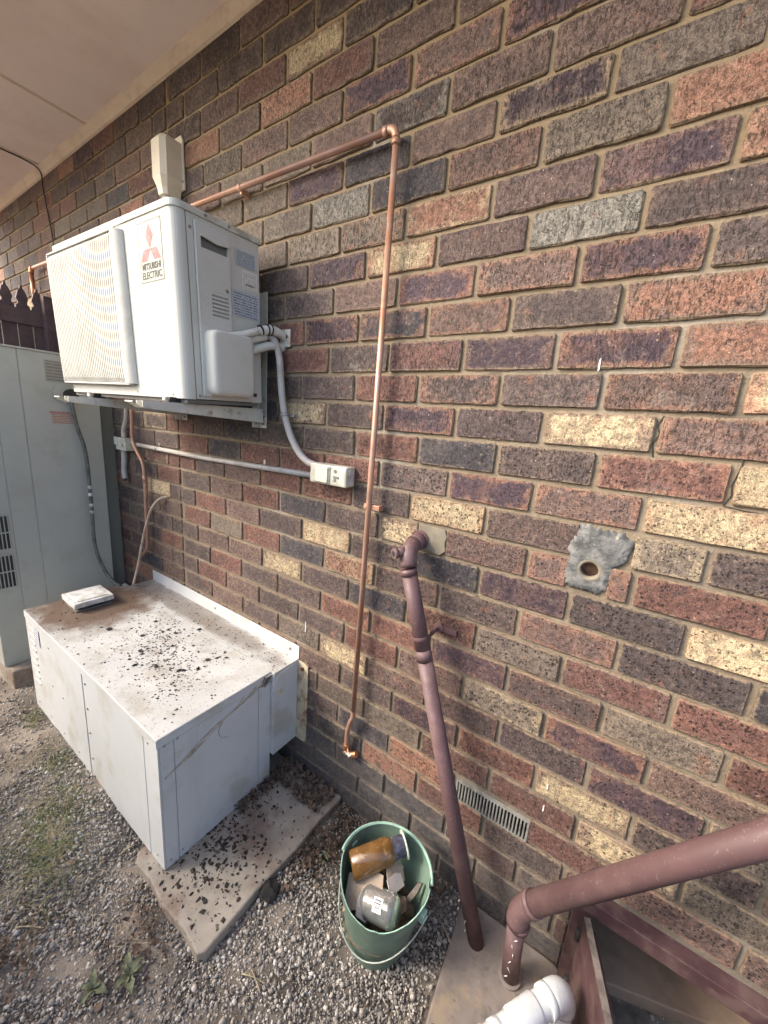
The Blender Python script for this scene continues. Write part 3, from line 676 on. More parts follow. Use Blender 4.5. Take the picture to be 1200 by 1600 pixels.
# logo plate
FM = lambda x, z, d=.0012: Matrix(((1, 0, 0, x), (0, 0, -1, -Dp-d), (0, 1, 0, z), (0, 0, 0, 1)))
plate = MB().box((.230, -Dp-.0008, .073), (.364, -Dp-.0001, .236)).build('logo_plate', m_plate, AC)
mb = MB()
for a, b in (((.2315, .0745), (.2325, .2345)), ((.3615, .0745), (.3625, .2345)), ((.2315, .2335), (.3625, .2345)), ((.2315, .0745), (.3625, .0755))):
    mb.box((a[0], -Dp-.0012, a[1]), (b[0], -Dp-.0008, b[1]))
mb.build('plate_border', m_print, plate)
def rhomb(cx, cz, w, h, sk=0): return [(cx, cz-h/2), (cx+w/2+sk, cz), (cx, cz+h/2), (cx-w/2+sk, cz)]
mb = MB(); mb.prism([(.2965, .164), (.3175, .1955), (.2965, .227), (.2755, .1955)], 0, .0004, M=FM(0, 0, .0009)); mb.build('emblem', m_red, plate)
mb = MB(); mb.prism([(.2965, .162), (.276, .1315), (.239, .1315), (.2595, .162)], 0, .0004, M=FM(0, 0, .0009)); mb.build('emblem', m_red, plate)
mb = MB(); mb.prism([(.2965, .162), (.317, .1315), (.354, .1315), (.3335, .162)], 0, .0004, M=FM(0, 0, .0009)); mb.build('emblem', m_red, plate)
text('lettering', 'MITSUBISHI', .0245, FM(.297, .1155), m_print, plate, sx=.86, bold=.0004)
text('lettering', 'ELECTRIC', .0265, FM(.297, .0915), m_print, plate, sx=.98, bold=.0004)
# service panel on the right side with handle pocket and louvre
def holed_panel(name, x, y0, y1, z0, z1, holes, depth, m, mback, parent, th):
    """panel facing +x: raised by th above x; holes list of (ya,yb,za,zb)"""
    ys = sorted({y0, y1, *[h[0] for h in holes], *[h[1] for h in holes]}); zs = sorted({z0, z1, *[h[2] for h in holes], *[h[3] for h in holes]})
    mb = MB(); X = x+th
    for i in range(len(ys)-1):
        for k in range(len(zs)-1):
            a, b, c, d = ys[i], ys[i+1], zs[k], zs[k+1]; my, mz = (a+b)/2, (c+d)/2
            hit = any(h[0] < my < h[1] and h[2] < mz < h[3] for h in holes)
            if not hit: mb.add([(X, a, c), (X, b, c), (X, b, d), (X, a, d)], [(0, 1, 2, 3)])
    for a, b, c, d in holes:
        q = X-depth
        mb.add([(X, a, c), (X, b, c), (X, b, d), (X, a, d), (q, a, c), (q, b, c), (q, b, d), (q, a, d)], [(0, 4, 5, 1), (1, 5, 6, 2), (2, 6, 7, 3), (3, 7, 4, 0)])
        mb.add([(q, a, c), (q, b, c), (q, b, d), (q, a, d)], [(0, 1, 2, 3)], 1)
    mb.add([(X, y0, z0), (X, y1, z0), (X, y1, z1), (X, y0, z1), (x, y0, z0), (x, y1, z0), (x, y1, z1), (x, y0, z1)], [(0, 1, 5, 4), (1, 2, 6, 5), (2, 3, 7, 6), (3, 0, 4, 7)])
    return mb.build(name, [m, mback], parent)
holes = []
for r_ in range(6):
    for c_ in range(9):
        holes.append((-.044+c_*.0066, -.044+c_*.0066+.0050, .048-r_*.0112, .048-r_*.0112+.0060))
for k_, (za, zb) in enumerate(((.172, .2035),)): holes.append((-.072, .019, za, zb))
svc = holed_panel('service_panel', Wd+.0002, -.0875, .024, -.252, .236, holes, .0085, m_acside, m_grey, AC, .010)
mb = MB(); mb.prism([(-.073, .206), (.020, .206), (.020, .198), (-.02, .193), (-.073, .200)], Wd+.0102, Wd+.0150, M=Matrix(((0, 0, 1, 0), (1, 0, 0, 0), (0, 1, 0, 0), (0, 0, 0, 1)))); mb.build('handle', m_acside, svc, bevel=.001)
mb = MB(); mb.box((Wd+.0100, -.048, .062), (Wd+.0112, .018, .088)); mb.build('knockout', m_acside, svc, bevel=.0005)
mb = MB(); mb.tube([(Wd+.0108, .010, .074), (Wd+.0118, .010, .074)], .006, 12); mb.build('screw', m_screw, svc)
# bulging pipe cover
mb = MB(); yb0, yb1, zb0, zb1 = -.078, .080, -.248, -.052
prof = [(0, 0), (.040, .004), (.052, .018)]
bm_pts = []
def ring(inset, x):
    r_ = .018; P = []
    y0_, y1_, z0_, z1_ = yb0+inset, yb1-inset, zb0+inset, zb1-inset*.5
    for cx, cy, a0 in ((y1_-r_, z1_-r_, 0), (y0_+r_, z1_-r_, 90), (y0_+r_, z0_+r_*1.6, 180), (y1_-r_, z0_+r_*1.6, 270)):
        for i in range(5):
            a = rad(a0+90*i/4); P.append((x, cx+r_*math.cos(a), cy+(r_ if a0 < 180 else r_*1.6)*math.sin(a)))
    return P
rings = [ring(0, Wd+.0003), ring(.0005, Wd+.040), ring(.003, Wd+.049), ring(.009, Wd+.0545), ring(.018, Wd+.056)]
n = len(rings[0]); vs = [p for r_ in rings for p in r_]; fs = [(i*n+k, i*n+(k+1) % n, (i+1)*n+(k+1) % n, (i+1)*n+k) for i in range(len(rings)-1) for k in range(n)]
mb.add(vs, fs, 0, True); mb.f.append(tuple(4*n+k for k in range(n))); mb.m.append(0); mb.sm.append(True)
mb.build('pipe_cover', m_ac, AC)
def sideM(y, z, d=.0014): return Matrix(((0, 0, 1, Wd+d), (1, 0, 0, y), (0, 1, 0, z), (0, 0, 0, 1)))
def sticker(y0, y1, z0, z1, m, label): return sheet('sticker', [(Wd+.0003, y0, z0), (Wd+.0003, y1, z0), (Wd+.0003, y1, z1), (Wd+.0003, y0, z1)], m, AC, label)
sticker(.052, .132, .166, .215, m_lab_blue, 'blue printed rating sticker')
sticker(.075, .137, .102, .158, m_lab_white, 'white notice sticker')
s_ = sticker(.034, .142, .013, .093, m_lab_spec, 'pale blue specification sticker')
text('lettering', 'WARNING', .0075, sideM(.106, .117), m_print, AC)

# wall brackets
def bracket(x, label, xf=0):
    b = thing('wall_bracket', label, 'bracket', (x, 0, -.10), group='brackets under the air conditioner')
    mb = MB(); mb.box((-.022, -.006, -.06), (.022, .004-.008, .43)); mb.box((-.022, -.040, -.06), (-.019, -.006, .43)); mb.build('wall_rail', m_bracket, b, bevel=.001)
    # channel arm, slightly drooping towards its free end
    def arm(y0, y1, zt0, zt1, h0, h1):
        mb = MB()
        for xa, xb in ((-.020, -.017), (.017, .020)):
            mb.add([(xa, y0, zt0-h0), (xb, y0, zt0-h0), (xb, y0, zt0), (xa, y0, zt0), (xa, y1, zt1-h1), (xb, y1, zt1-h1), (xb, y1, zt1), (xa, y1, zt1)],
                   [(0, 1, 2, 3), (7, 6, 5, 4), (0, 4, 5, 1), (1, 5, 6, 2), (2, 6, 7, 3), (3, 7, 4, 0)])
        mb.add([(-.020, y0, zt0-h0), (.020, y0, zt0-h0), (.020, y1, zt1-h1), (-.020, y1, zt1-h1), (-.020, y0, zt0-h0+.003), (.020, y0, zt0-h0+.003), (.020, y1, zt1-h1+.003), (-.020, y1, zt1-h1+.003)],
               [(0, 3, 2, 1), (4, 5, 6, 7), (2, 3, 7, 6), (0, 1, 5, 4)])
        mb.build('arm', m_bracket, b)
    arm(-.020, -.455, .012, .003, .052, .022)
    mb = MB(); mb.add([(-.020, -.455, -.019), (.020, -.455, -.019), (.024, -.482, -.002), (-.024, -.482, -.002)], [(0, 1, 2, 3), (3, 2, 1, 0)]); 
    mb.box((-.024, -.484, -.004), (.024, -.480, .0)); mb.build('arm_tip', m_bracket, b)
    for y in (-.35, -.09):
        mb = MB(); mb.box((-.013, y-.02, -.02), (.013, y+.02, .022)); mb.build('rubber_foot', m_rubber, b, bevel=.003)
    mb = MB(); mb.tube([(0, -.375, .0), (0, -.375, .020)], .012, 8); mb.build('bolt', m_screw, b)
    for y_, z_ in ((-.010, -.030), (.006, -.045), (.012, -.018)):
        mb = MB(); mb.tube([(y_, -.006, z_), (y_, -.011, z_)], .005, 8); mb.build('bolt', m_screw, b)
    return b
bracket(-.700, 'right hand cream steel bracket with rusty arm under the air conditioner')
bracket(-1.265, 'left hand cream steel bracket arm under the fan grille')

# insulated pipes from the side of the unit to the wall
lines = thing('refrigerant_lines', 'bundle of white wrapped pipes from the unit cover into the wall', 'pipes', (-.64, -.06, .14))
LO = Vector((-.64, -.06, .14))
def tubeobj(name, pts, r, m, parent, off=Vector((0, 0, 0)), n=12, closed=False, caps=True, sm=5):
    P = smoothpath(pts, sm) if sm else [Vector(p) for p in pts]
    P = [p-off for p in P]
    return MB().tube(P, r, n, caps=caps).build(name, m, parent)
tubeobj('wrapped_pipe', [(-.640, -.215, .105), (-.625, -.17, .118), (-.612, -.115, .142), (-.608, -.07, .158)], .0135, m_ins, lines, LO)
tubeobj('wrapped_pipe', [(-.622, -.215, .128), (-.605, -.16, .145), (-.592, -.10, .172), (-.590, -.065, .186)], .0115, m_ins, lines, LO)
tubeobj('wrapped_pipe', [(-.650, -.20, .062), (-.630, -.15, .082), (-.612, -.10, .112), (-.600, -.05, .132), (-.596, .004, .134)], [.014]*21, m_ins, lines, LO)
tubeobj('wrapped_pipe', [(-.596, -.105, .166), (-.588, -.065, .180), (-.583, -.030, .176), (-.583, .0, .168)], .015, m_ins, lines, LO)
for p, q in (((-.5935, -.105, .1700), (-.5930, -.101, .1718)), ((-.5905, -.080, .1770), (-.590, -.076, .1778)), ((-.5885, -.066, .180), (-.588, -.062, .1803))):
    MB().tube([Vector(p)-LO, Vector(q)-LO], .0178, 14).build('cable_tie', m_rubber, lines)
mb = MB(); mb.box((.035, .053, -.005), (.085, .0595, .055)); mb.build('cover_plate', m_bracket, lines, bevel=.002)
MB().tube([(.066, .054, .03), (.066, .048, .03)], .008, 8).build('bolt', m_dark, lines)

# line cover on top of the unit
cover = thing('pipe_duct_cover', 'cream plastic wall duct end standing above the air conditioner', 'duct cover', (-1.255, -.045, .70))
def cring(z, hx, y0, y1, ch):
    return [(-hx, y1, z), (-hx, y0+ch, z), (-hx+ch, y0, z), (hx-ch, y0, z), (hx, y0+ch, z), (hx, y1, z)]
mb = MB(); rs = [cring(.035, .030, -.030, .038, .012), cring(.060, .032, -.034, .0395, .014), cring(.095, .048, -.045, .0395, .018), cring(.222, .048, -.045, .0395, .018), cring(.236, .044, -.036, .0395, .016)]
n = 6; mb.add([p for r_ in rs for p in r_], [(i*n+k, i*n+(k+1) % n, (i+1)*n+(k+1) % n, (i+1)*n+k) for i in range(4) for k in range(n)]+[tuple(4*n+k for k in range(n)), tuple(reversed(range(n)))])
mb.build('duct_shell', m_pvc_cream, cover, bevel=.004)
mb = MB(); mb.prism([(-.058, .070), (.058, .070), (.058, .09), (.054, .245), (.044, .264), (-.044, .264), (-.056, .245)], .036, .0435, M=Matrix(((1, 0, 0, 0), (0, 0, 1, 0), (0, 1, 0, 0), (0, 0, 0, 1)))); mb.build('back_plate', m_pvc_cream, cover, bevel=.002)
MB().tube([(0, 0, -.03), (0, 0, .036)], .024, 18).build('duct_collar', m_conduit, cover)
MB().tube([(.052, .036, .10), (.052, .033, .10)], .004, 8).build('screw', m_screw, cover)

# ------------------------------------------------------------------ copper pipes
cu = thing('copper_pipe', 'long bare copper pipe running along then straight down the brick wall', 'pipe', (-.14, -.034, -1.36))
CO = Vector((-.14, -.034, -1.36))
y = -.036
A_ = (-3.0, y, .722); B_ = (-.132, y, .655); C_ = (-.152, y, -1.16); D_ = (-.150, y-.002, -1.30)
MB().tube([Vector(p)-CO for p in [(-2.96, y, .720)]+[(-.162, y, .6555)]], .0092, 14).build('horizontal_pipe', m_copper, cu)
MB().tube([Vector(p)-CO for p in [(-.1305, y, .622), (-.143, y, -1.15)]], .0092, 14).build('vertical_pipe', m_copper, cu)
MB().tube([p-CO for p in bend((-.175, y, .656), B_, (-.131, y, .60), .026)], .0108, 14).build('elbow', m_copper, cu)
for p, q in (((-.172, y, .6555), (-.158, y, .655)), ((-.1305, y, .628), (-.1307, y, .614))):
    MB().tube([Vector(p)-CO, Vector(q)-CO], .0122, 14).build('elbow_collar', m_copper, cu)
MB().tube([p-CO for p in smoothpath([(-.143, y, -1.14), (-.1435, y, -1.175), (-.158, y+.004, -1.215), (-.170, y+.008, -1.27), (-.171, y+.01, -1.335)])], .0088, 12).build('offset_pipe', m_copper, cu)
MB().tube([p-CO for p in smoothpath([(-.171, y+.01, -1.32), (-.171, y+.012, -1.345), (-.158, y+.015, -1.362), (-.128, y+.02, -1.350)])], .0125, 12).build('end_fitting', m_copper2, cu)
for dz in (0, .010, .02):
    MB().tube([Vector((-.176+dz, y+.011, -1.350-dz*.4))-CO, Vector((-.171+dz, y+.012, -1.355-dz*.4))-CO], .0142, 12).build('solder_ring', m_solder, cu)
mb = MB(); mb.tube([(-.004+.0+.0, -.002, .978), (-.004, -.002, .990)], .0112, 14); mb.box((-.018, .0, .976), (.042, .003+.022, .992)); mb.build('saddle_clip', m_copper, cu, bevel=.001)
mb = MB(); mb.tube([Vector((-.80, y, .6705))-CO, Vector((-.785, y, .6705))-CO], .0112, 12); mb.box(Vector((-.796, y+.002, .652))-CO, Vector((-.789, .004, .672))-CO); mb.build('saddle_clip', m_copper, cu)
MB().tube([p-CO for p in bend((-2.95, y, .7205), (-3.0, y, .722), (-3.0, y, .66), .03)], .014, 12).build('elbow', m_copper2, cu)
MB().tube([Vector((-3.0, y, .69))-CO, Vector((-3.0, y, .50))-CO], .0125, 12).build('dropper', m_copper2, cu)

cu2 = thing('thin_copper_pipe', 'thin copper drain pipe dropping from under the unit with a kink beside the grey cabinet', 'pipe', (-1.65, -.03, -.9)); CO2 = Vector((-1.65, -.03, -.9))
tubeobj('copper_run', [(-1.738, -.03, -.10), (-1.742, -.03, -.18), (-1.750, -.03, -.29), (-1.715, -.03, -.345), (-1.655, -.03, -.405), (-1.640, -.03, -.48), (-1.645, -.03, -.65), (-1.655, -.03, -.87), (-1.70, -.03, -.93), (-1.74, -.03, -.96)], .0085, m_copper, cu2, CO2)
MB().tube([Vector((-1.640, -.03, -.475))-CO2, Vector((-1.640, -.03, -.51))-CO2], .0105, 12).build('joiner', m_copper, cu2)
rope = thing('beige_cable', 'stiff beige cable curving from the brick wall down to the metal heater box', 'cable', (-1.62, -.10, -1.085)); RO = Vector((-1.62, -.10, -1.085))
tubeobj('cable_run', [(-1.47, .004, -.565), (-1.50, -.03, -.585), (-1.55, -.045, -.64), (-1.60, -.055, -.74), (-1.635, -.07, -.87), (-1.645, -.09, -.98), (-1.632, -.128, -1.083)], .0062, m_rope, rope, RO)
lead = thing('black_wire', 'thin black wire crossing the eave and hanging down the wall behind the unit', 'wire', (-2.7, -.02, .6)); LE = Vector((-2.7, -.02, .6))
tubeobj('wire_run', [(-2.74, -.60, 1.228), (-2.715, -.25, 1.229), (-2.705, -.08, 1.226), (-2.72, -.018, 1.205), (-2.735, -.008, 1.12), (-2.69, -.008, .95), (-2.66, -.01, .84), (-2.655, -.01, .60), (-2.60, -.02, .2)], .0035, m_lead, lead, LE)

# ------------------------------------------------------------------ electrical
sw = thing('isolator_switch', 'small weathered white isolator switch box with cream rocker on the bricks', 'switch', (-.305, -.0, -.293))
mb = MB(); mb.box((-.085, -.052, -.034), (.080, -.003, .034)); mb.build('switch_body', m_iso, sw, bevel=.006)
mb = MB(); mb.box((-.055, -.0555, -.029), (.010, -.0512, .029)); mb.build('switch_frame', m_iso, sw, bevel=.001)
mb = MB(); mb.box((-.050, -.0625, -.026), (.005, -.0550, .026)); mb.build('rocker', m_rocker, sw, bevel=.003)
for z in (.014, -.016):
    MB().tube([(.0805, -.027, z), (.083, -.027, z)], .013, 16).build('knockout', m_cap, sw)
for z in (.016, -.014): MB().tube([(.032, -.0518, z), (.032, -.0535, z)], .006, 10).build('terminal_screw', m_grey, sw)
mb = MB(); mb.box((.025, -.0530, -.008), (.05, -.0515, .000)); mb.build('rating_mark', m_grey, sw)
cd = thing('straight_conduit', 'straight grey conduit pipe clipped across the wall to the switch box', 'conduit', (-.39, -.012, -.314)); CD = Vector((-.39, -.012, -.314))
MB().tube([Vector(p)-CD for p in ((-1.80, -.0135, -.318), (-1.1, -.0135, -.322), (-.388, -.0155, -.310))], .0105, 14).build('conduit_pipe', m_conduit, cd)
for x in (-.69, -1.52):
    mb = MB(); zz = -.320 if x < -1 else -.3155; mb.tube([Vector((x-.006, -.0135, zz))-CD, Vector((x+.006, -.0135, zz))-CD], .0128, 14); mb.box(Vector((x-.006, -.004, zz))-CD, Vector((x+.006, .004, zz+.03))-CD); mb.build('conduit_clip', m_galv, cd)
fx = thing('curved_conduit', 'bent white grey conduit hanging from the pipe bundle down to the switch box', 'conduit', (-.39, -.02, -.27)); FO = Vector((-.39, -.02, -.27))
tubeobj('conduit_pipe', [(-.385, -.022, -.272), (-.43, -.024, -.262), (-.475, -.026, -.232), (-.520, -.028, -.170), (-.552, -.030, -.09), (-.568, -.031, -.0), (-.578, -.032, .09), (-.592, -.040, .145), (-.612, -.060, .165), (-.622, -.09, .168)], .0125, m_conduit, fx, FO)
mb = MB(); q = Vector((-.548, -.0295, -.105))-FO; mb.tube([q+Vector((.002, 0, -.006)), q+Vector((-.002, 0, .006))], .0150, 14); mb.box(q+Vector((0, .012, -.005)), q+Vector((.035, .034, .006))); mb.build('conduit_clip', m_galv, fx)
jb = thing('junction_box', 'small cream junction box with two conduit entries near the grey cabinet', 'junction box', (-1.855, 0, -.325))
mb = MB(); mb.box((-.055, -.050, -.034), (.060, -.003, .034)); mb.build('box_body', m_iso, jb, bevel=.003)
mb = MB(); mb.box((-.060, -.056, -.006), (-.020, -.0505, .037)); mb.build('box_lug', m_iso, jb, bevel=.002)
MB().tube([(.035, -.0505, -.005), (.035, -.053, -.005)], .004, 8).build('screw', m_dark, jb)
MB().tube(smoothpath([(-.005, -.025, .034), (-.003, -.025, .08), (.035, -.025, .14), (.06, -.03, .20)]), .012, 12).build('upper_conduit', m_conduit, jb)
MB().tube(smoothpath([(-.020, -.025, -.034), (-.022, -.025, -.09), (-.035, -.025, -.15), (-.028, -.025, -.20)]), .0135, 12).build('lower_conduit', m_stub, jb)
MB().tube([(-.028, -.025, -.20), (-.028, -.025, -.212)], .009, 10).build('wire_ends', m_dark, jb)

# ------------------------------------------------------------------ metal heater box
HB = thing('ducted_heater', 'white sheet metal heater box set against the wall with leaf bits on its lid', 'heater', (-1.08, -.28, -1.59)); HO = Vector((-1.08, -.28, -1.59))
def hbox(name, a, b, m=m_heater, bev=.0012, parent=HB): return MB().box(Vector(a)-HO, Vector(b)-HO).build(name, m, parent, bevel=bev)
HX0, HX1, HY0, HY1, HZ0, HZ1 = -1.715, -.487, -.562, -.130, -1.6045, -1.094
hbox('body', (HX0+.004, HY0+.006, HZ0+.002), (HX1-.004, HY1, HZ1-.003))
# lid material with dirt
lidm = mat('heater_lid_dusty', (.52, .525, .51), .5, var=.08, vscale=5, dirt=(.36, .33, .28), damt=.6, dscale=9, dthr=.52, speck=(.07, .06, .05), spamt=.75, spscale=120)
def ring_stain(m, cx, cy, rx, ry, col, amt):
    N = m.node_tree.nodes; L = m.node_tree.links; bs = N['Principled BSDF']; src = bs.inputs['Base Color'].links[0].from_socket
    ge = N.new('ShaderNodeNewGeometry'); mp = N.new('ShaderNodeMapping'); mp.inputs['Location'].default_value = (-cx/rx, -cy/ry, 0); mp.inputs['Scale'].default_value = (1/rx, 1/ry, 0); L.new(ge.outputs['Position'], mp.inputs[0])
    ln = N.new('ShaderNodeVectorMath'); ln.operation = 'LENGTH'; L.new(mp.outputs[0], ln.inputs[0])
    nz = N.new('ShaderNodeTexNoise'); nz.inputs['Scale'].default_value = 14; nz.inputs['Detail'].default_value = 6; L.new(ge.outputs['Position'], nz.inputs[0])
    ad = N.new('ShaderNodeMath'); ad.operation = 'MULTIPLY_ADD'; L.new(nz.outputs[0], ad.inputs[0]); ad.inputs[1].default_value = .9; L.new(ln.outputs['Value'], ad.inputs[2])
    mr = N.new('ShaderNodeMapRange'); mr.interpolation_type = 'SMOOTHSTEP'; mr.inputs[1].default_value = 1.05; mr.inputs[2].default_value = 1.6; mr.inputs[3].default_value = amt; mr.inputs[4].default_value = 0; L.new(ad.outputs[0], mr.inputs[0])
    x = N.new('ShaderNodeMix'); x.data_type = 'RGBA'; x.inputs[7].default_value = lin(col); L.new(mr.outputs[0], x.inputs[0]); L.new(src, x.inputs[6]); L.new(x.outputs[2], bs.inputs['Base Color'])
ring_stain(lidm, -1.56, -.34, .31, .29, (.12, .075, .048), .95)
ring_stain(lidm, -1.2, -.06, .75, .07, (.17, .14, .115), .75)
hbox('lid', (HX0, HY0, HZ1-.003), (HX1, HY1-.001, HZ1+.003), lidm)
# folded rim of the lid
hbox('lid_edge', (HX0, HY0-.0015, HZ1-.030), (HX1, HY0+.001, HZ1+.002)); hbox('lid_edge', (HX1-.001, HY0, HZ1-.030), (HX1+.0015, HY1, HZ1+.002))
# front panels with seams
for i, (a, b, nm) in enumerate(((HX0, -1.062, 'front_panel'), (-1.058, -.998, 'joint_cover'), (-.994, -.578, 'front_panel'), (-.574, HX1, 'corner_post'))):
    hbox(nm, (a, HY0+.001+(0.002 if nm == 'joint_cover' else 0), HZ0), (b, HY0+.007, HZ1-.031))
for a, b, nm in ((HY0+.0075, -.513, 'corner_post'), (-.510, -.190, 'end_panel'), (-.187, -.131, 'corner_post')):
    hbox(nm, (HX1-.005, a, HZ0), (HX1+.0005, b, HZ1-.031))
for z in (-1.16, -1.27, -1.38, -1.50, -1.585):
    hbox('rivet', (-1.030-.003, HY0-.001, z-.003), (-1.030+.003, HY0+.003, z+.003), m_screw, 0)
for z in (-1.128, -1.578):
    for yy in (-.54, -.50, -.16, -.145): hbox('screw', (HX1+.0004, yy-.003, z-.003), (HX1+.002, yy+.003, z+.003), m_screw, 0)
for xx_ in (-1.66, -1.50, -1.34, -1.18):
    hbox('rivet', (xx_-.003, HY0-.001, -1.565), (xx_+.003, HY0+.003, -1.559), m_screw, 0)
for xx_, zz_ in ((-1.42, -1.17), (-1.42, -1.36), (-1.30, -1.36), (-.545, -1.135), (-.53, -1.57)):
    hbox('screw', (xx_-.003, HY0-.001, zz_-.003), (xx_+.003, HY0+.003, zz_+.003), m_screw, 0)
# louvre slots on far front
for k in range(9):
    z = -1.165-k*.035; hbox('louvre_slot', (-1.665, HY0-.002, z), (-1.60, HY0+.002, z+.010), m_ac, .001)
# duct section
hbox('duct_section', (-1.665, HY1+.0005, -1.475), (-.468, -.002, HZ1-.0015))
hbox('duct_lid', (-1.667, HY1+.0015, HZ1-.0010), (-.4665, -.0025, HZ1+.002), lidm)
hbox('wall_flange', (-1.665, -.0055, HZ1+.0025), (-.462, -.0010, HZ1+.062), m_heater, .0008)
hbox('side_flange', (-.4675, -.0050, -1.475), (-.408, -.0008, HZ1-.002), m_rust, .0008)
MB().box(Vector((-.474, -.11, -1.20))-HO, Vector((-.466, -.09, -1.18))-HO).build('drip_mark', m_rust, HB)
for x, z in ((-.515, -1.062), (-1.05, -1.062)):
    MB().tube([Vector((x, -.0055, z))-HO, Vector((x, -.009, z))-HO], .005, 8).build('screw', m_screw, HB)
MB().tube([Vector((-.437, -.005, -1.125))-HO, Vector((-.437, -.011, -1.125))-HO], .008, 8).build('rusted_bolt', mat('rust', (.12, .035, .02), .9, var=.4, vscale=60), HB)
sheet('sticker', [Vector(p)-HO for p in ((-1.60, HY0-.0016, -1.215), (-1.53, HY0-.0016, -1.215), (-1.53, HY0-.0016, -1.135), (-1.60, HY0-.0016, -1.135))], m_lab_heat, HB, 'small blue and white maker sticker')
# dryer cap on the lid
fc = thing('flue_cap', 'square white flue cap sitting on the brown stained end of the heater lid', 'vent cap', (-1.593, -.347, HZ1+.0035), (0, 0, rad(-1)))
mb = MB(); mb.box((-.078, -.075, 0), (.078, .075, .006)); mb.build('cap_base', m_grey, fc, bevel=.001)
mb = MB(); mb.box((-.060, -.058, .006), (.060, .058, .020)); mb.build('cap_throat', m_dark, fc)
mb = MB(); mb.box((-.086, -.082, .020), (.086, .082, .046)); mb.build('cap_top', m_cap, fc, bevel=.004)
mb = MB(); mb.box((-.066, -.062, .0462), (.066, .062, .049)); mb.build('cap_panel', m_cap, fc, bevel=.002)

# ------------------------------------------------------------------ sage cabinet at left
CB = thing('grey_cabinet', 'tall sage grey metal appliance cabinet standing left of the heater box', 'cabinet', (-2.3, -.34, -1.505)); CBO = Vector((-2.3, -.34, -1.505))
def cbox(name, a, b, m=m_cab, bev=.0015): return MB().box(Vector(a)-CBO, Vector(b)-CBO).build(name, m, CB, bevel=bev)
cbox('cabinet_body', (-2.62, -.606, -1.505), (-2.003, -.080, .112))
cbox('corner_panel', (-2.003, -.606, -1.505), (-2.0, -.503, .112)); cbox('middle_panel', (-2.003, -.500, -1.505), (-1.9995, -.405, .112)); cbox('access_panel', (-2.003, -.402, -1.505), (-1.999, -.080, .112))
cbox('cabinet_top', (-2.63, -.612, .1125), (-1.992, -.076, .121))
cbox('back_panel', (-2.60, -.0795, -1.505), (-2.035, -.004, .105), m_cabdark)
for rz in range(2):
    z1 = -.690-rz*.205
    cbox('louvre_backing', (-2.0, -.598, z1-.175), (-1.9985, -.514, z1), m_dark, 0)
    for k in range(6):
        yy = -.590+k*.0145
        cbox('louvre_bar', (-1.9988, yy-.002, z1-.175), (-1.9955, yy+.002, z1), m_cab, 0)
    for zz in (z1-.002, z1-.090, z1-.177): cbox('louvre_bar', (-1.9990, -.600, zz-.003), (-1.9950, -.512, zz+.003), m_cab, 0)
sheet('sticker', [Vector(p)-CBO for p in ((-1.9988, -.305, -.025), (-1.9988, -.190, -.025), (-1.9988, -.190, .080), (-1.9988, -.305, .080))], m_lab_cab, CB, 'faded grey data label')
sheet('sticker', [Vector(p)-CBO for p in ((-1.9988, -.300, -.235), (-1.9988, -.200, -.235), (-1.9988, -.200, -.170), (-1.9988, -.300, -.170))], m_lab_warn, CB, 'small warning label with red print')
text('lettering', 'WARNING', .018, Matrix(((0, 0, 1, -1.9978+2.3), (1, 0, 0, -.262+.34), (0, 1, 0, -.178+1.505), (0, 0, 0, 1))), m_red, CB, sx=1.0, bold=.0006)
cp = MB(); cp.prism([(-2.7, -.66), (-1.93, -.595), (-1.91, -.5), (-1.93, -.02), (-2.7, -.02)], -1.66, -1.506); o = cp.build('concrete_plinth', m_slabc, bevel=.012); tag(o, 'rough concrete plinth under the sage grey cabinet', 'plinth')
gc = thing('power_cord', 'dark grey power cord with round black plug hanging down the cabinet side', 'cord', (-1.93, -.25, -.09)); GO = Vector((-1.93, -.25, -.09))
tubeobj('cord_run', [(-1.965, -.222, -.10), (-1.962, -.215, -.17), (-1.955, -.206, -.25), (-1.94, -.188, -.36), (-1.93, -.185, -.48), (-1.92, -.188, -.70), (-1.90, -.195, -.90), (-1.86, -.178, -1.03), (-1.78, -.160, -1.10), (-1.69, -.165, -1.088)], .0092, m_cord, gc, GO)
MB().tube([Vector((-1.998, -.214, -.086))-GO, Vector((-1.955, -.216, -.082))-GO], .030, 18).build('plug', m_rubber, gc)
MB().tube([Vector((-1.9985, -.240, -.080))-GO, Vector((-1.985, -.240, -.080))-GO], .045, 20).build('socket_boss', m_cab, gc)
for i, (z, yy, xx) in enumerate(((-.56, -.186, -1.926), (-.60, -.187, -1.924), (-.66, -.188, -1.922), (-.70, -.188, -1.92))):
    MB().tube([Vector((xx, yy, z))-GO, Vector((xx+.001, yy, z-.018))-GO], .0098, 10).build('paint_fleck', m_cap, gc)

# ------------------------------------------------------------------ paling fence beyond the cabinet
FN = thing('picket_fence', 'dark brown timber fence with pointed picket tops behind the cabinet', 'fence', (-2.78, -.5, -1.6)); FO2 = Vector((-2.78, -.5, -1.6))
for i in range(14):
    yc = -.085-i*.0735; h = .555; hw = .0350
    pts = [(-hw, -1.6), (hw, -1.6), (hw, h-.145), (hw-.003, h-.115), (hw-.014, h-.105), (hw-.012, h-.090), (hw-.006, h-.075), (.016, h-.030), (.007, h-.018), (.0045, h), (-.0045, h), (-.007, h-.018), (-.016, h-.030), (-hw+.006, h-.075), (-hw+.012, h-.090), (-hw+.014, h-.105), (-hw+.003, h-.115), (-hw, h-.145)]
    mb = MB(); mb.prism([(p[0]+yc+.5, p[1]+1.6) for p in pts], -.008, .008, M=Matrix(((0, 0, 1, 0), (1, 0, 0, 0), (0, 1, 0, 0), (0, 0, 0, 1)))); mb.build('picket', m_fence, FN)
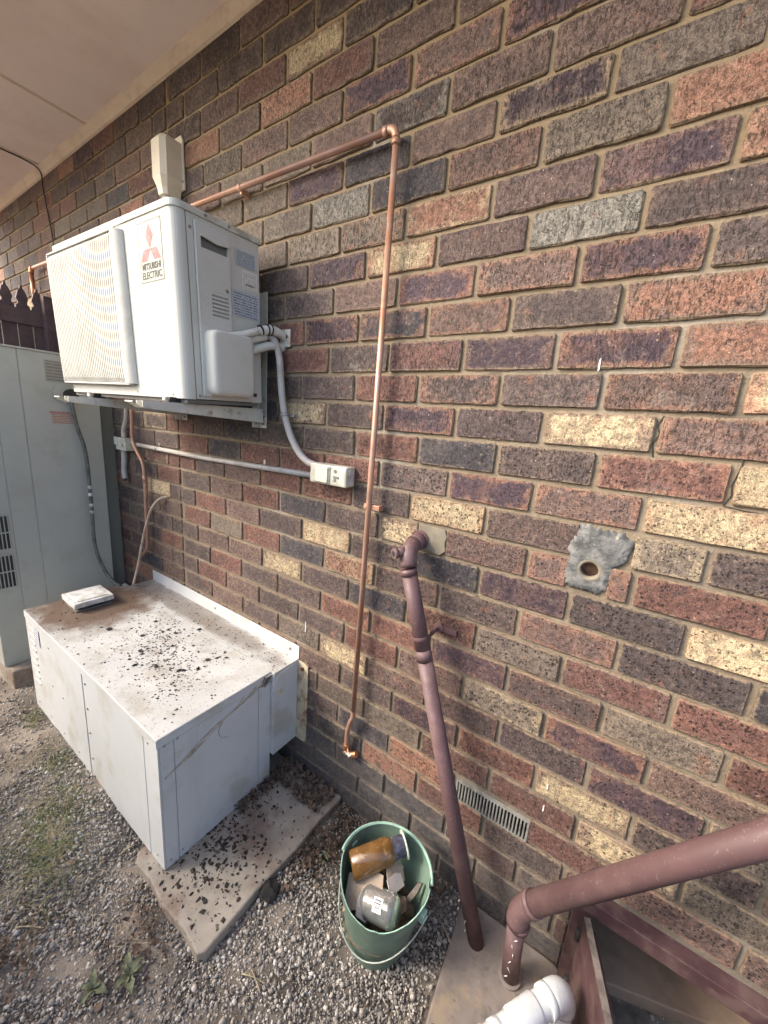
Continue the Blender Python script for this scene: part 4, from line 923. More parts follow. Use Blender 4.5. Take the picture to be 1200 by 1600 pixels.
for z in (.375, -.6): MB().box((.0085, -1.0, z+1.6-.045), (.030, .440, z+1.6+.045)).build('rail', m_fence, FN, bevel=.002)
MB().box((.012, .425, 0), (.075, .496, 1.6+.515)).build('post', m_fence, FN, bevel=.003)

# unseen fence behind the photographer, added to shade the ground and bounce light
m_paling = mat('pale_bounce_paling', (.62, .59, .53), .85, var=.25, vscale=8, bump=.3, bscale=60)
BF = thing('unseen_shading_fence', 'unseen timber paling fence added to shade the ground and reflect light onto the wall', 'fence', (-3.05, -2.3, -1.66)); 
for i in range(64):
    x0 = i*.102; hh_ = 1.84+random.uniform(-.004, .004)
    MB().box((x0, -.008, 0), (x0+.100, .008, hh_)).build('paling', m_paling, BF)
for z in (.3, 1.5): MB().box((0, .009, z), (6.5, .045, z+.075)).build('rail', m_paling, BF)

# ------------------------------------------------------------------ slab, pad, vents, patch
sb = MB(); random.seed(3)
outl = [(-.62, -.02), (-.62, -.585), (-.585, -.605), (-.50, -.600), (-.40, -.612), (-.30, -.604), (-.215, -.612), (-.200, -.595), (-.205, -.42), (-.195, -.25), (-.200, -.12), (-.192, -.03), (-.195, -.004)]
sb.prism(outl, -1.68, -1.606); o = sb.build('concrete_slab', m_slabc, bevel=.006); tag(o, 'cracked dirty concrete slab sticking out under the heater box', 'slab')
pd = MB(); pd.prism([(.345, -.006), (.352, -.12), (.362, -.25), (.372, -.36), (.36, -.52), (.66, -.52), (.655, -.02), (.63, -.004)], -1.67, -1.628); o = pd.build('concrete_pad', m_padc, bevel=.006); tag(o, 'stained grey concrete pad under the brown drain pipes', 'pad')
vg = thing('vent_grille', 'rusty metal subfloor vent grille with upright bars low in the brick wall', 'vent', ((VX0+VX1)/2, .0, (VZ0+VZ1)/2))
hw, hh = (VX1-VX0)/2, (VZ1-VZ0)/2
mb = MB(); mb.box((-hw, -.002, -hh), (hw, .010, -hh+.006)); mb.box((-hw, -.002, hh-.006), (hw, .010, hh)); mb.box((-hw, -.002, -hh+.0061), (-hw+.006, .010, hh-.0061)); mb.box((hw-.006, -.002, -hh+.0061), (hw, .010, hh-.0061)); mb.build('vent_frame', m_galv, vg)
nb = 21
for i in range(nb):
    x = -hw+.013+i*(2*hw-.026)/(nb-1)
    MB().box((x-.0021, -.0035, -hh+.0055), (x+.0021, .006, hh-.0055)).build('vent_bar', m_galv, vg)
MB().box((-hw, .03, -hh), (hw, .035, hh)).build('vent_mesh', m_dark, vg)
# cement patch with hole
random.seed(5)
cpch = thing('cement_patch', 'grey black cement patch with a round drilled hole in the brickwork', 'cement patch', (HX, 0, HZ)); 
out_pts = []
base_pts = [(-.040, .108), (.03, .106), (.066, .100), (.084, .088), (.076, .055), (.066, .032), (.056, .024), (.050, .010), (.048, -.010), (.046, -.040), (.030, -.058), (.0, -.056), (-.030, -.056), (-.052, -.050), (-.056, -.010), (-.054, .014), (-.050, .030), (-.066, .045), (-.050, .070)]
def ring_patch():
    mb = MB(); n = 110; P = []
    import bisect
    # sample outline by angle about hole centre
    def edge(th):
        best = None
        for i in range(len(base_pts)):
            a, b = Vector(base_pts[i]), Vector(base_pts[(i+1) % len(base_pts)]); d = Vector((math.cos(th), math.sin(th))); e = b-a
            den = d.x*e.y-d.y*e.x
            if abs(den) < 1e-9: continue
            t = (a.x*e.y-a.y*e.x)/den; u_ = (a.x*d.y-a.y*d.x)/den
            if t > 0 and -1e-6 <= u_ <= 1+1e-6 and (best is None or t < best): best = t
        return (best or .05)*random.uniform(.93, 1.05)
    R0 = [HR]*n; R1 = [HR+.006]*n; R2 = [edge(2*math.pi*k/n) for k in range(n)]
    rings = [(R0, .020), (R0, .001), (R1, -.0035), ([r*.55+HR*.45 for r in R2], -.0022), ([r*.93 for r in R2], -.0016), (R2, .006)]
    vs = []
    for rr_, y_ in rings:
        for k in range(n):
            th = 2*math.pi*k/n; vs.append((rr_[k]*math.cos(th), y_+random.uniform(-.0006, .0006), rr_[k]*math.sin(th)))
    fs = [(i*n+k, i*n+(k+1) % n, (i+1)*n+(k+1) % n, (i+1)*n+k) for i in range(len(rings)-1) for k in range(n)]
    mb.add(vs, fs, 0, True); mb.build('cement', m_mortarpatch, cpch)
    mb = MB(); vs = []; n = 24
    for rr_, y_ in ((HR+.0006, .000), (HR+.0006, .11)):
        for k in range(n): th = 2*math.pi*k/n; vs.append((rr_*math.cos(th), y_, rr_*math.sin(th)))
    mb.add(vs, [(k, (k+1) % n, n+(k+1) % n, n+k) for k in range(n)], 0, True); mb.build('hole_lining', mat('hole_brown', (.20, .12, .08), .9, var=.3, vscale=40), cpch)
    MB().box((-.03, .040, -.03), (.03, .048, .03)).build('hole_back', mat('hole_clay', (.30, .19, .12), .9, var=.4, vscale=60), cpch)
    mb = MB(); vs = []; n = 40
    for rr_, y_ in ((HR-.0012, .012), (HR-.0012, -.0032), (HR+.0035, -.0046), (HR+.0075, -.0026)):
        for k in range(n): th = 2*math.pi*k/n; q_ = rr_*(1+(.05*random.random() if rr_ > HR+.005 else 0)); vs.append((q_*math.cos(th), y_, q_*math.sin(th)))
    mb.add(vs, [(i*n+k, i*n+(k+1) % n, (i+1)*n+(k+1) % n, (i+1)*n+k) for i in range(3) for k in range(n)], 0, True); mb.build('hole_rim', m_lime, cpch)
ring_patch()
# cement smear beside elbow
sm = MB(); sm.prism([(.033, -.402), (.090, -.403), (.122, -.404), (.131, -.425), (.126, -.445), (.130, -.470), (.112, -.486), (.070, -.483), (.034, -.485)], .0, .0055, M=Matrix(((1, 0, 0, 0), (0, 0, -1, .0025), (0, 1, 0, 0), (0, 0, 0, 1)))); o = sm.build('mortar_smear', m_lime, bevel=.002); tag(o, 'pale mortar smear beside the brown elbow in the bricks', 'mortar patch')
# cracks
ck = thing('wall_crack', 'thin dark stepped crack running down a brick joint at the right edge', 'crack', (.735, 0, -.18))
MB().tube([(-.012, .0055, .062), (-.002, .0052, .052), (-.004, .0050, .03), (-.010, .0050, .0), (-.006, .0050, -.02), (-.014, .0050, -.043), (.02, .0055, -.048), (.08, .0055, -.050)], .0012, 5).build('crack_line', m_dark, ck)
ck2 = thing('wall_crack', 'short hairline crack in the mortar right of the pale yellow brick', 'crack', (.585, 0, -.09))
MB().tube([(.003, .0055, .04), (-.004, .0052, .02), (.002, .0052, .0), (-.006, .0052, -.02), (.0, .0052, -.05)], .0010, 5).build('crack_line', m_dark, ck2)
# white bird-dropping style splashes on the bricks
for i, (x, z, h, lb) in enumerate(((.4475, .040, .030, 'tiny white paint streak on the brick right of the long copper pipe'), (.517, -1.075, .018, 'upper white splash on bricks above the vent'), (.518, -1.150, .022, 'lower white splash on bricks above the vent end'), (-.432, -.955, .05, 'white drip on the brick above the heater box corner'))):
    mb = MB(); mb.add([(x-.0015, -.0034, z), (x+.002, -.0034, z+.004), (x+.0012, -.0034, z+h), (x-.0018, -.0034, z+h*.8), (x-.0015, .0, z), (x+.002, .0, z+.004), (x+.0012, .0, z+h), (x-.0018, .0, z+h*.8)], [(0, 1, 2, 3), (0, 4, 5, 1), (1, 5, 6, 2), (2, 6, 7, 3), (3, 7, 4, 0)])
    o = mb.build('paint_splash', m_white); tag(o, lb, 'paint splash')

# ------------------------------------------------------------------ brown waste pipes
wp = thing('brown_waste_pipe', 'slanting brown painted waste pipe from the wall elbow down to the pad', 'pipe', (.42, -.097, -1.63)); PO = Vector((.42, -.097, -1.63))
def tb(name, pts, r, m=m_brownpipe, parent=wp, off=PO, n=24): return MB().tube([Vector(p)-off for p in pts], r, n).build(name, m, parent)
tb('pipe_length', [(.0615, -.088, -.53), (.138, -.090, -.765)], .0232); tb('pipe_length', [(.1365, -.090, -.760), (.42, -.097, -1.632)], .0235)
tb('wall_stub', [(.043, .01, -.449), (.044, -.045, -.456)], .0255)
tb('wall_rosette', [(.043, .006, -.449), (.043, -.010, -.450)], .0290)
MB().tube([p-PO for p in bend((.0435, -.030, -.453), (.046, -.088, -.468), (.0645, -.088, -.535), .045, 10)], .0248, 24).build('elbow', m_brownpipe, wp)
tb('elbow_collar', [(.0575, -.088, -.520), (.0635, -.088, -.538)], .0256)
tb('inspection_cap', [(.044, -.080, -.468), (.026, -.112, -.474)], .0135); tb('cap_rim', [(.0275, -.109, -.4735), (.0215, -.120, -.4755)], .0155)
tb('cap_hole', [(.0216, -.1198, -.4754), (.0211, -.1207, -.4756)], .0085, m_dark)
tb('joiner', [(.1335, -.090, -.752), (.1440, -.0905, -.784)], .0245)
mb = MB(); mb.tube([Vector((.1207, -.0896, -.712))-PO, Vector((.1240, -.0897, -.722))-PO], .0243, 20); mb.box(Vector((.135, -.06, -.722))-PO, Vector((.142, .0, -.710))-PO); mb.build('pipe_clip', m_brownpipe, wp, bevel=.001)
mb = MB(); mb.box(Vector((.142, -.010, -.722))-PO, Vector((.200, -.004, -.704))-PO); mb.tube([Vector((.142, -.012, -.713))-PO, Vector((.142, -.003, -.713))-PO], .016, 14); mb.build('clip_strap', m_brownpipe, wp, bevel=.001)
for i in range(5): 
    a = random.uniform(-.02, .02); z = -1.49-.03*i
    mb = MB(); t = (z+.79)/(-.842); x = .15+.27*t; mb.tube([Vector((x-.010+a, -.1185, z))-PO, Vector((x-.010+a*1.3, -.1185, z-.012))-PO], .0013, 5); mb.build('paint_fleck', m_white, wp)
dp = thing('brown_drain_pipe', 'thick brown drain pipe rising to the right from an elbow on the pad', 'pipe', (.525, -.113, -1.63)); DO = Vector((.525, -.113, -1.63))
db = lambda name, pts, r, m=m_brownpipe: tb(name, pts, r, m, dp, DO, 28)
E0 = (.514, -.125, -1.36); dirr = (Vector((.885, -.14, -.80))-Vector(E0)).normalized()
db('riser', [(.527, -.113, -1.64), (.517, -.122, -1.42)], .0235)
MB().tube([p-DO for p in bend((.519, -.121, -1.45), E0, Vector(E0)+dirr*.1, .05, 10)], .0285, 28).build('elbow', m_brownpipe, dp)
e1 = Vector(E0)+dirr*.045
db('elbow_collar', [e1, e1+dirr*.018], .0310); db('elbow_collar', [(.5205, -.120, -1.405), (.5195, -.1205, -1.420)], .0300)
db('main_pipe', [e1, e1+dirr*1.1], .0275)
db('foot_collar', [(.527, -.113, -1.632), (.5268, -.113, -1.618)], .030, m_padc)
for i in range(6):
    mb = MB(); z = -1.44-.028*i; mb.tube([Vector((.521+random.uniform(-.008, .008), -.1445, z))-DO, Vector((.521+random.uniform(-.008, .008), -.1430, z-.012))-DO], .0012, 5); mb.build('paint_fleck', m_white, dp)
# white pvc assembly
wv = thing('white_pvc_pipe', 'white plastic pipe with couplings and end elbow lying at the bottom', 'pipe', (.60, -.25, -1.45)); WO = Vector((.60, -.25, -1.45))
a = Vector((.641, -.177, -1.440)); b = Vector((.519, -.369, -1.440)); dd = (b-a).normalized()
wb = lambda nm, p, q, r: MB().tube([p-WO, p-WO+(q-p)*.02, p-WO+(q-p)*.98, q-WO], [r*.985, r, r, r*.985], 36).build(nm, m_whitepvc, wv)
wb('pipe_length', a+dd*.02, a+dd*.6, .0280)
wb('coupling', a+dd*.082, a+dd*.150, .0316)
wb('coupling', a+dd*.186, a+dd*.205, .0301); wb('coupling', a+dd*.225, a+dd*.290, .0316)
wb('sealant_ring', a+dd*.1505, a+dd*.1535, .0304)
P_ = bend(a+dd*.050, a-dd*.012, a-dd*.012+Vector((.006, .0, -.10)), .050, 14)
MB().tube([p-WO for p in P_], .0315, 36).build('elbow', m_whitepvc, wv)
wb('elbow_rim', a+dd*.036, a+dd*.054, .0325)
wb('down_pipe', a-dd*.010+Vector((.004, 0, -.05)), a-dd*.010+Vector((.008, 0, -.20)), .0280)
# small wire loop on the pad
lp = thing('wire_loop', 'small olive wire loop sticking up from the concrete pad', 'wire', (.40, -.33, -1.628))
MB().tube(smoothpath([(.0, 0, 0), (-.012, -.005, .02), (.0, -.010, .034), (.018, -.012, .022), (.026, -.010, -.002)]), .0028, 8).build('loop', m_green, lp)

# ------------------------------------------------------------------ hatch frame and door
hf = thing('hatch_frame', 'brown painted timber frame around the underfloor access opening', 'frame', (.65, 0, -1.7))
MB().box((-.012, -.030, .0), (.034, .005, .352)).build('jamb', m_frame, hf, bevel=.002)
MB().box((-.012, -.034, .3535), (1.1, .030, .395)).build('head', m_frame, hf, bevel=.002)
MB().box((.034, -.020, .335), (1.1, .032, .3525)).build('stop', m_frame, hf, bevel=.001)
dr = thing('hatch_door', 'open brown hatch board with worn grey timber edge swung out from the frame', 'door', (.672, -.040, -1.66), (0, 0, rad(-71)))
mb = MB(); mb.box((.0, -.008, .0), (.62, .006, .305)); mb.build('board', m_frame, dr, bevel=.002)
mb = MB(); mb.box((.0, -.0085, .3052), (.62, .0065, .309)); mb.build('worn_edge', m_rawwood, dr)
mb = MB(); mb.box((.02, .0102, .01), (.62, .016, .300)); mb.build('backing_board', m_frame, dr, bevel=.002)
for zz in (.06, .24): MB().tube([(.0, -.012, zz-.02), (.0, -.012, zz+.02)], .006, 10).build('hinge', m_dark, dr)

# ------------------------------------------------------------------ bucket
BK = thing('green_bucket', 'old green plastic bucket with broken rim standing on the gravel', 'bucket', (.152, -.245, -1.645), (rad(-2), rad(1.5), 0))
n = 64; random.seed(11)
top = []
for k in range(n):
    th = 2*math.pi*k/n; ang = math.degrees(th) % 360
    h = .238
    d = abs((ang-275+180) % 360-180)     # near side (towards -y)
    if d < 72: h -= .036*math.cos(d/72*math.pi/2)+random.uniform(0, .005)
    d2 = abs((ang-25+180) % 360-180)
    if d2 < 6: h -= .02
    top.append(h)
def rad_at(z): return .094+(.137-.094)*(z/.238)
rows = 9; vs = []; fs = []
for lay, off in ((0, 0), (1, -.0028)):
    for i in range(rows):
        for k in range(n):
            th = 2*math.pi*k/n; z = top[k]*i/(rows-1) if lay == 0 else .004+(top[k]-.004)*i/(rows-1)
            r_ = rad_at(z)+off+.0006*math.sin(3*th)
            vs.append((r_*math.cos(th), r_*math.sin(th), z))
mb = MB()
o_ = rows*n
for i in range(rows-1):
    for k in range(n):
        k2 = (k+1) % n
        fs.append((i*n+k, i*n+k2, (i+1)*n+k2, (i+1)*n+k)); fs.append((o_+i*n+k2, o_+i*n+k, o_+(i+1)*n+k, o_+(i+1)*n+k2))
mb.add(vs, fs, 0, True)
mb.add([vs[(rows-1)*n+k] for k in range(n)]+[vs[o_+(rows-1)*n+k] for k in range(n)], [(k, (k+1) % n, n+(k+1) % n, n+k) for k in range(n)], 1)
mb.add([vs[k] for k in range(n)], [tuple(reversed(range(n)))]); mb.add([vs[o_+k] for k in range(n)], [tuple(range(n))])
mb.build('bucket_wall', [m_bucket, m_bucketrim], BK)
# rolled lip on the unbroken part
lip = [( (rad_at(.238)+.003)*math.cos(rad(a_)), (rad_at(.238)+.003)*math.sin(rad(a_)), .237+.0012*math.sin(a_)) for a_ in range(22, 202, 6)]
MB().tube(lip, .0042, 8).build('lip', m_bucketrim, BK)
MB().lathe([(rad_at(.05)+.0035, .045), (rad_at(.055)+.005, .05), (rad_at(.06)+.0035, .055)], 48).build('foot_rib', m_bucket, BK)
for a_ in (172, -2):
    c_ = Vector(((rad_at(.20)+.006)*math.cos(rad(a_)), (rad_at(.20)+.006)*math.sin(rad(a_)), .200)); mb = MB(); mb.box((-.010, -.012, -.016), (.008, .012, .014), bev=.003, M=Matrix.Translation(c_) @ Matrix.Rotation(rad(a_), 4, 'Z')); mb.build('handle_ear', m_bucketrim, BK)
hp = []
for i in range(25):
    t = i/24; a_ = rad(172+(358-172)*t); dip = math.sin(math.pi*t)**.75
    z = .212-.150*dip; r_ = max(rad_at(z)+.004, .149-.030*dip)
    hp.append((r_*math.cos(a_)*1.0, r_*math.sin(a_), z))
MB().tube(hp, .0022, 8).build('handle', m_wire, BK)
# rubbish in the bucket, each piece a thing
mb = MB(); mb.lathe([(.0, .10), (.11, .10)], 32); o = mb.build('bucket_soil', m_litter); o.location = (.152, -.245, -1.56)
for v in o.data.vertices: v.co.z = .10*0+.012*math.sin(v.co.x*60)*math.cos(v.co.y*50)
tag(o, 'layer of dirt and dry rubbish filling the bottom of the green bucket', 'dirt', kind='stuff')
aj = thing('amber_jar', 'amber brown plastic jar lying on its side inside the green bucket', 'jar', (.104, -.222, -1.424)); aj.scale = (1.13, 1.13, 1.13); ax = Vector((.118, .150, .030)).normalized()
Mj = Matrix.Translation((0, 0, 0)) @ ax.to_track_quat('Z', 'Y').to_matrix().to_4x4()
MB().lathe([(.0, -.062), (.030, -.062), (.0345, -.058), (.0345, .040), (.032, .048), (.027, .056)], 32, Mj, cap0=False).build('jar_body', m_amber, aj)
MB().lathe([(.0275, .056), (.0255, .062), (.0265, .082), (.024, .092)], 24, Mj).build('jar_neck', m_torn, aj)
MB().lathe([(.0, .0905), (.034, .0905), (.035, .094), (.0, .0965)], 28, Mj).build('jar_lid', m_lid, aj)
cb_ = thing('clear_bottle', 'clear plastic bottle with barcode sticker lying in the green bucket', 'bottle', (.184, -.285, -1.470)); ax2 = Vector((.86, .12, .22)).normalized()
cdir = (Vector((.56, -1.02, -.12))-Vector((.184, -.285, -1.470))); nn = (cdir-ax2*cdir.dot(ax2)).normalized(); tt = nn.cross(ax2)
Mb = Matrix(((tt.x, nn.x, ax2.x, 0), (tt.y, nn.y, ax2.y, 0), (tt.z, nn.z, ax2.z, 0), (0, 0, 0, 1)))
m_clear = mat('cloudy_clear_plastic', (.62, .64, .63), .16, var=.1, vscale=40, trans=.8, bump=.35, bscale=50, dirt=(.55, .54, .5), damt=.5, dscale=14, coat=.4)
prof = [(.0, .050), (.026, .050), (.036, .044), (.0415, .034)]
for k in range(8): prof += [(.0415, .030-k*.0085), (.0398, .0265-k*.0085)]
prof += [(.0415, -.040), (.038, -.052), (.022, -.068), (.013, -.075), (.013, -.09)]
MB().lathe(prof, 36, Mb).build('bottle_body', m_clear, cb_)
m_lp = mat('label_paper', (.72, .72, .75), .6)
mb = MB(); mb.add([(x_, .0418-.5*x_*x_/.0418+dy, z_) for dy in (0, .0006) for z_ in (-.012, .016) for x_ in (-.016, -.008, 0, .008, .016)], [(i, i+1, i+6, i+5) for i in range(4)]+[(i+10, i+15, i+16, i+11) for i in range(4)])
bl = mb.build('barcode_label', m_lp, cb_)
for v in bl.data.vertices: v.co = Mb @ v.co
x_ = -.013; k = 0
random.seed(4)
while x_ < .012:
    wdt_ = random.choice([.0012, .0018, .0026]); mb = MB(); yy_ = .0418-.5*x_*x_/.0418+.0004
    mb.box((x_, yy_, -.008), (x_+wdt_, yy_+.0010, .012)); o = mb.build('barcode_bar', m_rubber, cb_); x_ += wdt_+random.choice([.0012, .002])
    for v in o.data.vertices: v.co = Mb @ v.co
def scrap(name, c, w, h, rot, m, label, cat, t=.003):
    mb = MB(); mb.prism([(-w, -h), (w*.9, -h*.9), (w, h*.6), (w*.4, h), (-w*.8, h*.85)], -t/2, t/2); o = mb.build(name, m, bevel=.0006); o.location = c; o.rotation_euler = [rad(r_) for r_ in rot]; return tag(o, label, cat)
scrap('cardboard_scrap', (.118, -.285, -1.462), .060, .045, (20, -14, 30), m_card, 'large crumpled tan cardboard piece below the amber jar', 'cardboard')
scrap('cardboard_scrap', (.172, -.200, -1.450), .034, .026, (25, 20, 60), m_card, 'small brown cardboard corner behind the clear bottle', 'cardboard')
scrap('paper_scrap', (.188, -.222, -1.452), .032, .020, (30, 15, 75), m_paper, 'crumpled off white paper between jar and bottle', 'paper')
random.seed(8)
for k_, (x_, y_, z_, w_, h_, m_, lb_) in enumerate(((.095, -.245, -1.478, .035, .03, m_card, 'torn flap of cardboard under the amber jar at the left'), (.215, -.245, -1.490, .03, .02, m_litter, 'dark dead leaf right of the clear bottle'), (.135, -.315, -1.478, .028, .02, m_paper, 'dirty white scrap left of the clear bottle'), (.165, -.185, -1.470, .03, .02, m_card, 'tan scrap deep behind the jar neck'))):
    scrap('rubbish_scrap', (x_, y_, z_), w_, h_, (random.uniform(-35, 35), random.uniform(-35, 35), random.uniform(0, 180)), m_, lb_, 'rubbish', .002)
scrap('timber_offcut', (.236, -.205, -1.485), .008, .055, (55, 8, -25), m_rawwood, 'grey timber offcut leaning at the right inside the bucket', 'timber', .012)

# ------------------------------------------------------------------ loose debris
def flakes(name, pts, size, m, label, cat, parent=None, flat=.35):
    mb = MB()
    for (x, y_, z_) in pts:
        s = size*min(1.9, random.lognormvariate(0, .5)); k = random.choice((3, 4, 5, 6)); a0 = random.uniform(0, 6.28); el = random.uniform(.3, 1); ra = random.uniform(0, 6.28)
        ring_ = []
        for i in range(k):
            a = a0+6.283*i/k; rr_ = s*random.uniform(.6, 1.2); px, py = rr_*math.cos(a), rr_*math.sin(a)*el; px, py = px*math.cos(ra)-py*math.sin(ra), px*math.sin(ra)+py*math.cos(ra)
            ring_.append((x+px, y_+py, z_+random.uniform(0, flat)*s))
        top_ = (x, y_, z_+s*random.uniform(.25, .7))
        mb.add(ring_+[top_], [(i, (i+1) % k, k) for i in range(k)])
    o = mb.build(name, m); return tag(o, label, cat, kind='stuff')
random.seed(21); pts = []
for _ in range(60000):
    x = random.uniform(HX0+.03, HX1-.01); yy = random.uniform(HY0+.01, HY1-.01)
    t = (x+1.35)/.85     # 0 at -1.35 .. 1 near end
    p = .10
    d = math.hypot((x+.80)/.30, (yy+.36+.25*(x+.8))/.09); p += .75*math.exp(-d*d)
    d = math.hypot((x+1.02)/.16, (yy+.30)/.16); p += .35*math.exp(-d*d)
    if x > -.62: p *= .35
    if random.random() < p*.085: pts.append((x, yy, HZ1+.0032))
flakes('leaf_flakes', pts, .0030, m_debris, 'dark dry leaf flakes scattered over the heater lid', 'leaf debris')
pts = [(random.uniform(HX0+.05, -.47), random.uniform(-.122, -.012), HZ1+.0022) for _ in range(420)]
flakes('leaf_flakes', pts, .0028, m_debris, 'dark dry specks along the strip of heater lid by the wall', 'leaf debris')
pts = [(random.gauss(x, s), random.gauss(y_, s), HZ1+.0034) for x, y_, s, n_ in ((-.93, -.40, .05, 14), (-.80, -.29, .05, 12), (-1.16, -.30, .08, 14), (-.70, -.18, .03, 5), (-1.03, -.21, .06, 8)) for _ in range(n_)]
pts = [p for p in pts if p[1] < HY1-.01 and p[1] > HY0+.01 and p[0] < HX1-.02]
flakes('leaf_clumps', pts, .0080, m_debris, 'larger black leaf clumps lying on the heater lid', 'leaf debris')
pts = []
for _ in range(9000):
    x = random.uniform(-.60, -.21); yy = random.uniform(-.59, -.01)
    p = .06+.9*math.exp(-((x+.40)/.09)**2-((yy+.42)/.10)**2)+.5*math.exp(-((x+.33)/.07)**2-((yy+.50)/.07)**2)+.5*math.exp(-((x+.45)/.06)**2-((yy+.25)/.2)**2)+.2*(yy < -.3)
    if random.random() < p*.16: pts.append((x, yy, -1.6055))
flakes('soil_crumbs', pts, .0052, m_debris, 'black soil crumbs scattered on the concrete slab', 'soil crumbs')
pts = [(random.uniform(-.50, -.22), random.uniform(-.13, -.01), -1.602+random.uniform(0, .012)) for _ in range(420)]+[(random.gauss(-.47, .02), random.uniform(-.30, -.02), -1.600+random.uniform(0, .01)) for _ in range(260)]
flakes('leaf_litter', pts, .0075, m_litter, 'brown leaf litter piled on the slab against the wall', 'leaf litter', flat=1.6)
pts = [(random.uniform(-.19, .30), random.gauss(-.04, .03), gz(0, 0)+.006+random.uniform(0, .01)) for _ in range(200)]+[(random.gauss(-.14, .04), random.gauss(-.20, .08), -1.634+random.uniform(0, .01)) for _ in range(260)]+[(random.gauss(-.40, .06), random.gauss(-.66, .03), -1.636+random.uniform(0, .006)) for _ in range(70)]+[(random.gauss(-.62, .08), random.gauss(-.92, .05), -1.636+random.uniform(0, .01)) for _ in range(120)]
pts = [p for p in pts if p[1] < -.012]
flakes('leaf_litter', pts, .0068, m_litter, 'brown leaf bits on the gravel between slab and bucket', 'leaf litter', flat=1.4)
# charred clod by the slab
mb = MB(); ico = bmesh.new(); bmesh.ops.create_icosphere(ico, subdivisions=2, radius=.030)
for v in ico.verts: v.co *= random.uniform(.7, 1.15); v.co.z *= .7; v.co.x *= 1.2
me = bpy.data.meshes.new('black_clod'); ico.to_mesh(me); ico.free(); me.materials.append(m_rock); o = bpy.data.objects.new('black_clod', me); link(o); o.location = (-.178, -.385, -1.620); tag(o, 'black charred clod against the right edge of the concrete slab', 'clod')

# vine and cobweb threads on the end panel
vn = thing('dry_vine', 'dry brown vine stem stuck across the end panel of the heater box', 'vine', (HX1+.004, -.4, -1.3)); VO = Vector((HX1+.004, -.4, -1.3))
def vt(nm, P, r, m=m_fibre): return MB().tube([p-VO for p in smoothpath(P, 6)], r, 6).build(nm, m, vn)
X_ = HX1+.004
vt('stem', [(X_, -.545, -1.245), (X_, -.49, -1.225), (X_, -.43, -1.195), (X_, -.37, -1.172), (X_, -.30, -1.158), (X_, -.25, -1.145), (X_, -.20, -1.115)], .0023)
vt('branch', [(X_, -.30, -1.158), (X_, -.27, -1.142), (X_, -.255, -1.125)], .0014)
vt('branch', [(X_, -.34, -1.166), (X_, -.36, -1.20), (X_, -.35, -1.235), (X_, -.325, -1.25)], .0009)
vt('branch', [(X_, -.25, -1.145), (X_, -.215, -1.138), (X_, -.17, -1.12)], .0012)
for k in range(10):
    a = random.uniform(-.53, -.40); vt('fibre', [(X_, a, -1.245+(a+.54)*.35), (X_, a+.03, -1.238+(a+.54)*.35+random.uniform(-.006, .008)), (X_, a+.06, -1.225+(a+.54)*.35)], .0007)
wbt = thing('cobweb_threads', 'pale cobweb threads hanging at the lid corner of the heater box', 'cobweb', (HX1+.004, -.14, -1.1)); WV = Vector((HX1+.004, -.14, -1.1))
for P in ([(X_, -.430, -1.13), (X_+.002, -.433, -1.16), (X_, -.432, -1.20)], [(X_, -.433, -1.235), (X_, -.436, -1.27)], [(X_, -.425, -1.125), (X_, -.425, -1.14)],
          [(-.47, -.05, -1.10), (-.466, -.10, -1.11), (-.470, -.128, -1.15), (-.48, -.135, -1.20)], [(-.466, -.02, -1.10), (-.462, -.07, -1.10), (-.468, -.12, -1.12), (-.48, -.14, -1.16)], [(-.48, -.16, -1.10), (-.475, -.13, -1.095), (-.466, -.09, -1.105)]):
    MB().tube([p-WV for p in smoothpath(P, 5)], .0012, 5).build('thread', m_web, wbt)
for k in range(26):
    a = random.uniform(-.17, -.11); P = [(HX1+.003, a, -1.096+random.uniform(-.01, .004)), (HX1+.006, a+random.uniform(-.02, .02), -1.11), (HX1+.004, a+random.uniform(-.03, .02), -1.125-random.uniform(0, .02))]
    MB().tube([Vector(p)-WV for p in P], .0009, 4).build('thread', m_litter if k % 2 else m_fibre, wbt)

# ------------------------------------------------------------------ grass, weed, straw
def blades(name, spots, n, m, label, cat, hmin, hmax, lean, wdt=.0012):
    mb = MB()
    for (cx, cy, sx, sy, k) in spots:
        for _ in range(int(n*k)):
            x, y_ = random.gauss(cx, sx), random.gauss(cy, sy)
            if y_ > -.565 and x < -.60: continue
            if y_ > -.61 and -.62 < x < -.19: continue
            z_ = gz(x, y_)+.003; a = random.uniform(0, 6.28); h = random.uniform(hmin, hmax); L_ = h*lean*random.uniform(.6, 1.4); w_ = wdt*random.uniform(.7, 1.3)
            dx, dy = math.cos(a), math.sin(a); px, py = -dy*w_, dx*w_
            mb.add([(x-px, y_-py, z_), (x+px, y_+py, z_), (x+dx*L_*.4+px*.8, y_+dy*L_*.4+py*.8, z_+h*.7), (x+dx*L_*.4-px*.8, y_+dy*L_*.4-py*.8, z_+h*.7), (x+dx*L_, y_+dy*L_, z_+h*.85)], [(0, 1, 2, 3), (3, 2, 4)])
    o = mb.build(name, m); return tag(o, label, cat, kind='stuff')
random.seed(77)
big = []
for _ in range(260):
    x, y_ = random.uniform(-1.2, .35), random.uniform(-1.1, -.62)
    big.append((x, y_, gz(x, y_)+.006))
flakes('bark_chips', big, .0055, m_litter, 'small brown bark chips strewn over the open gravel', 'bark chips', flat=.8)
random.seed(31)
blades('grass', [(-.97, -.70, .10, .05, 1.2), (-.83, -.78, .07, .04, .9), (-1.22, -.62, .08, .03, .5), (-1.0, -.86, .12, .05, .6), (-1.62, -.60, .04, .02, .35)], 420, m_grass, 'sparse green grass tufts growing through the gravel on the left', 'grass', .008, .024, 1.7)
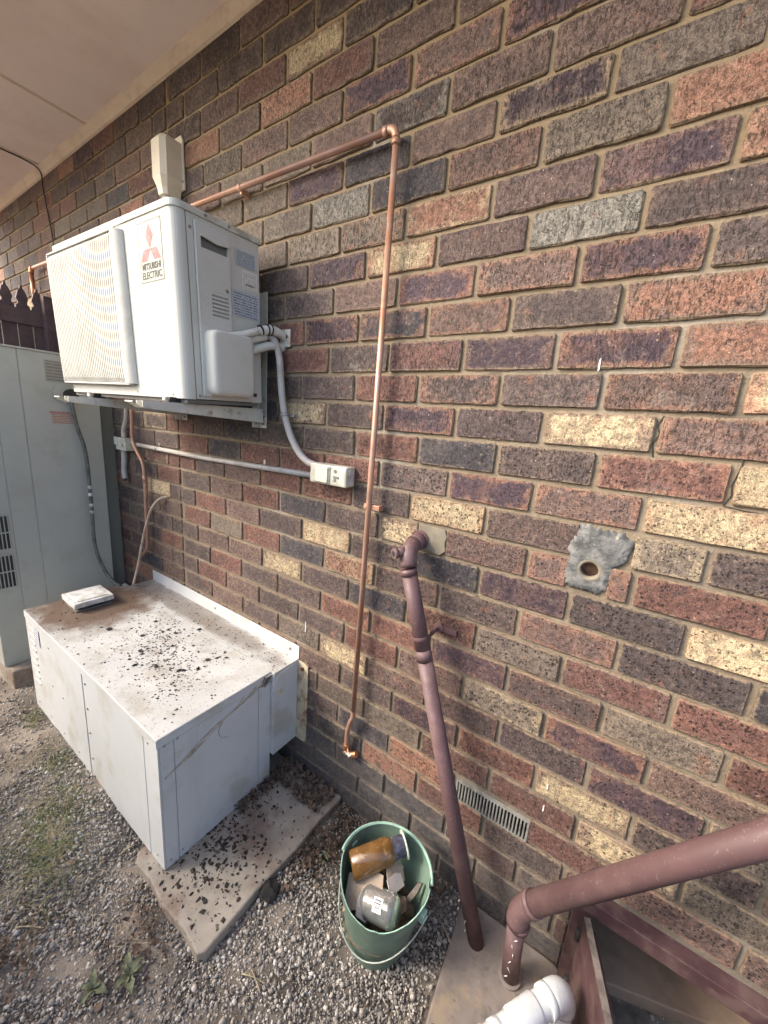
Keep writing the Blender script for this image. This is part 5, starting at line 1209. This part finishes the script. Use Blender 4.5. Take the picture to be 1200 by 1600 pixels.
blades('dry_grass', [(-.98, -.72, .14, .07, 1), (-.75, -.88, .15, .06, .5), (-.50, -.70, .12, .05, .25), (-1.35, -.70, .15, .08, .5)], 300, m_straw, 'dry straw coloured grass blades lying among the gravel', 'dry grass', .003, .009, 6, .0008)
def weed(x, y_, n_, L0, lab, seed):
    random.seed(seed); w_ = thing('weed', lab, 'weed', (x, y_, gz(x, y_)+.006))
    for i in range(n_):
        a = 6.283*i/n_+random.uniform(-.4, .4); L_ = L0*random.uniform(.6, 1.15); wd = L_*.20; mb = MB(); vs = []; seg = 6
        for j in range(seg+1):
            t = j/seg; ww = wd*math.sin(math.pi*min(1, t*.9+.08))**.8*(1+.25*math.sin(j*2.4+i)); zz = .012*math.sin(t*2.6)+.002; c_ = Vector((math.cos(a)*L_*t, math.sin(a)*L_*t, zz)); s_ = Vector((-math.sin(a), math.cos(a), 0))*ww
            vs += [c_-s_+Vector((0, 0, .004)), c_, c_+s_+Vector((0, 0, .004))]
        fs = [(3*j+q, 3*j+q+1, 3*j+q+4, 3*j+q+3) for j in range(seg) for q in (0, 1)]
        mb.add(vs, fs, 0, True); mb.build('leaf', m_green, w_)
weed(-.335, -.735, 7, .048, 'flat green rosette weed in the gravel near the bottom edge', 1)
weed(-.385, -.800, 5, .040, 'smaller green weed just left of the larger rosette weed', 2)
weed(-.105, -.20, 4, .028, 'tiny pale weed between the slab and the green bucket', 4)
for i, (x, y_, a, L_, lb) in enumerate(((-.09, -.555, 20, .075, 'pale dry twig on gravel below the slab corner'), (-.075, -.535, -15, .060, 'shorter dry twig crossing the twig below the slab corner'), (-.68, -.62, 80, .05, 'dry stalk on gravel beside the lower front of the heater box'), (-.70, -.88, 35, .08, 'long dry stalk lying in the gravel at lower left'), (.28, -.10, -30, .12, 'thin dry twig on the ground between bucket and pad'))):
    t = thing('dry_twig', lb, 'twig', (x, y_, gz(x, y_)+.009))
    MB().tube(smoothpath([(0, 0, 0), (L_*.5*math.cos(rad(a)), L_*.5*math.sin(rad(a)), .006), (L_*math.cos(rad(a)), L_*math.sin(rad(a)), .001)], 4), .0022, 6).build('stem', m_straw, t)
S.render.engine = 'CYCLES'
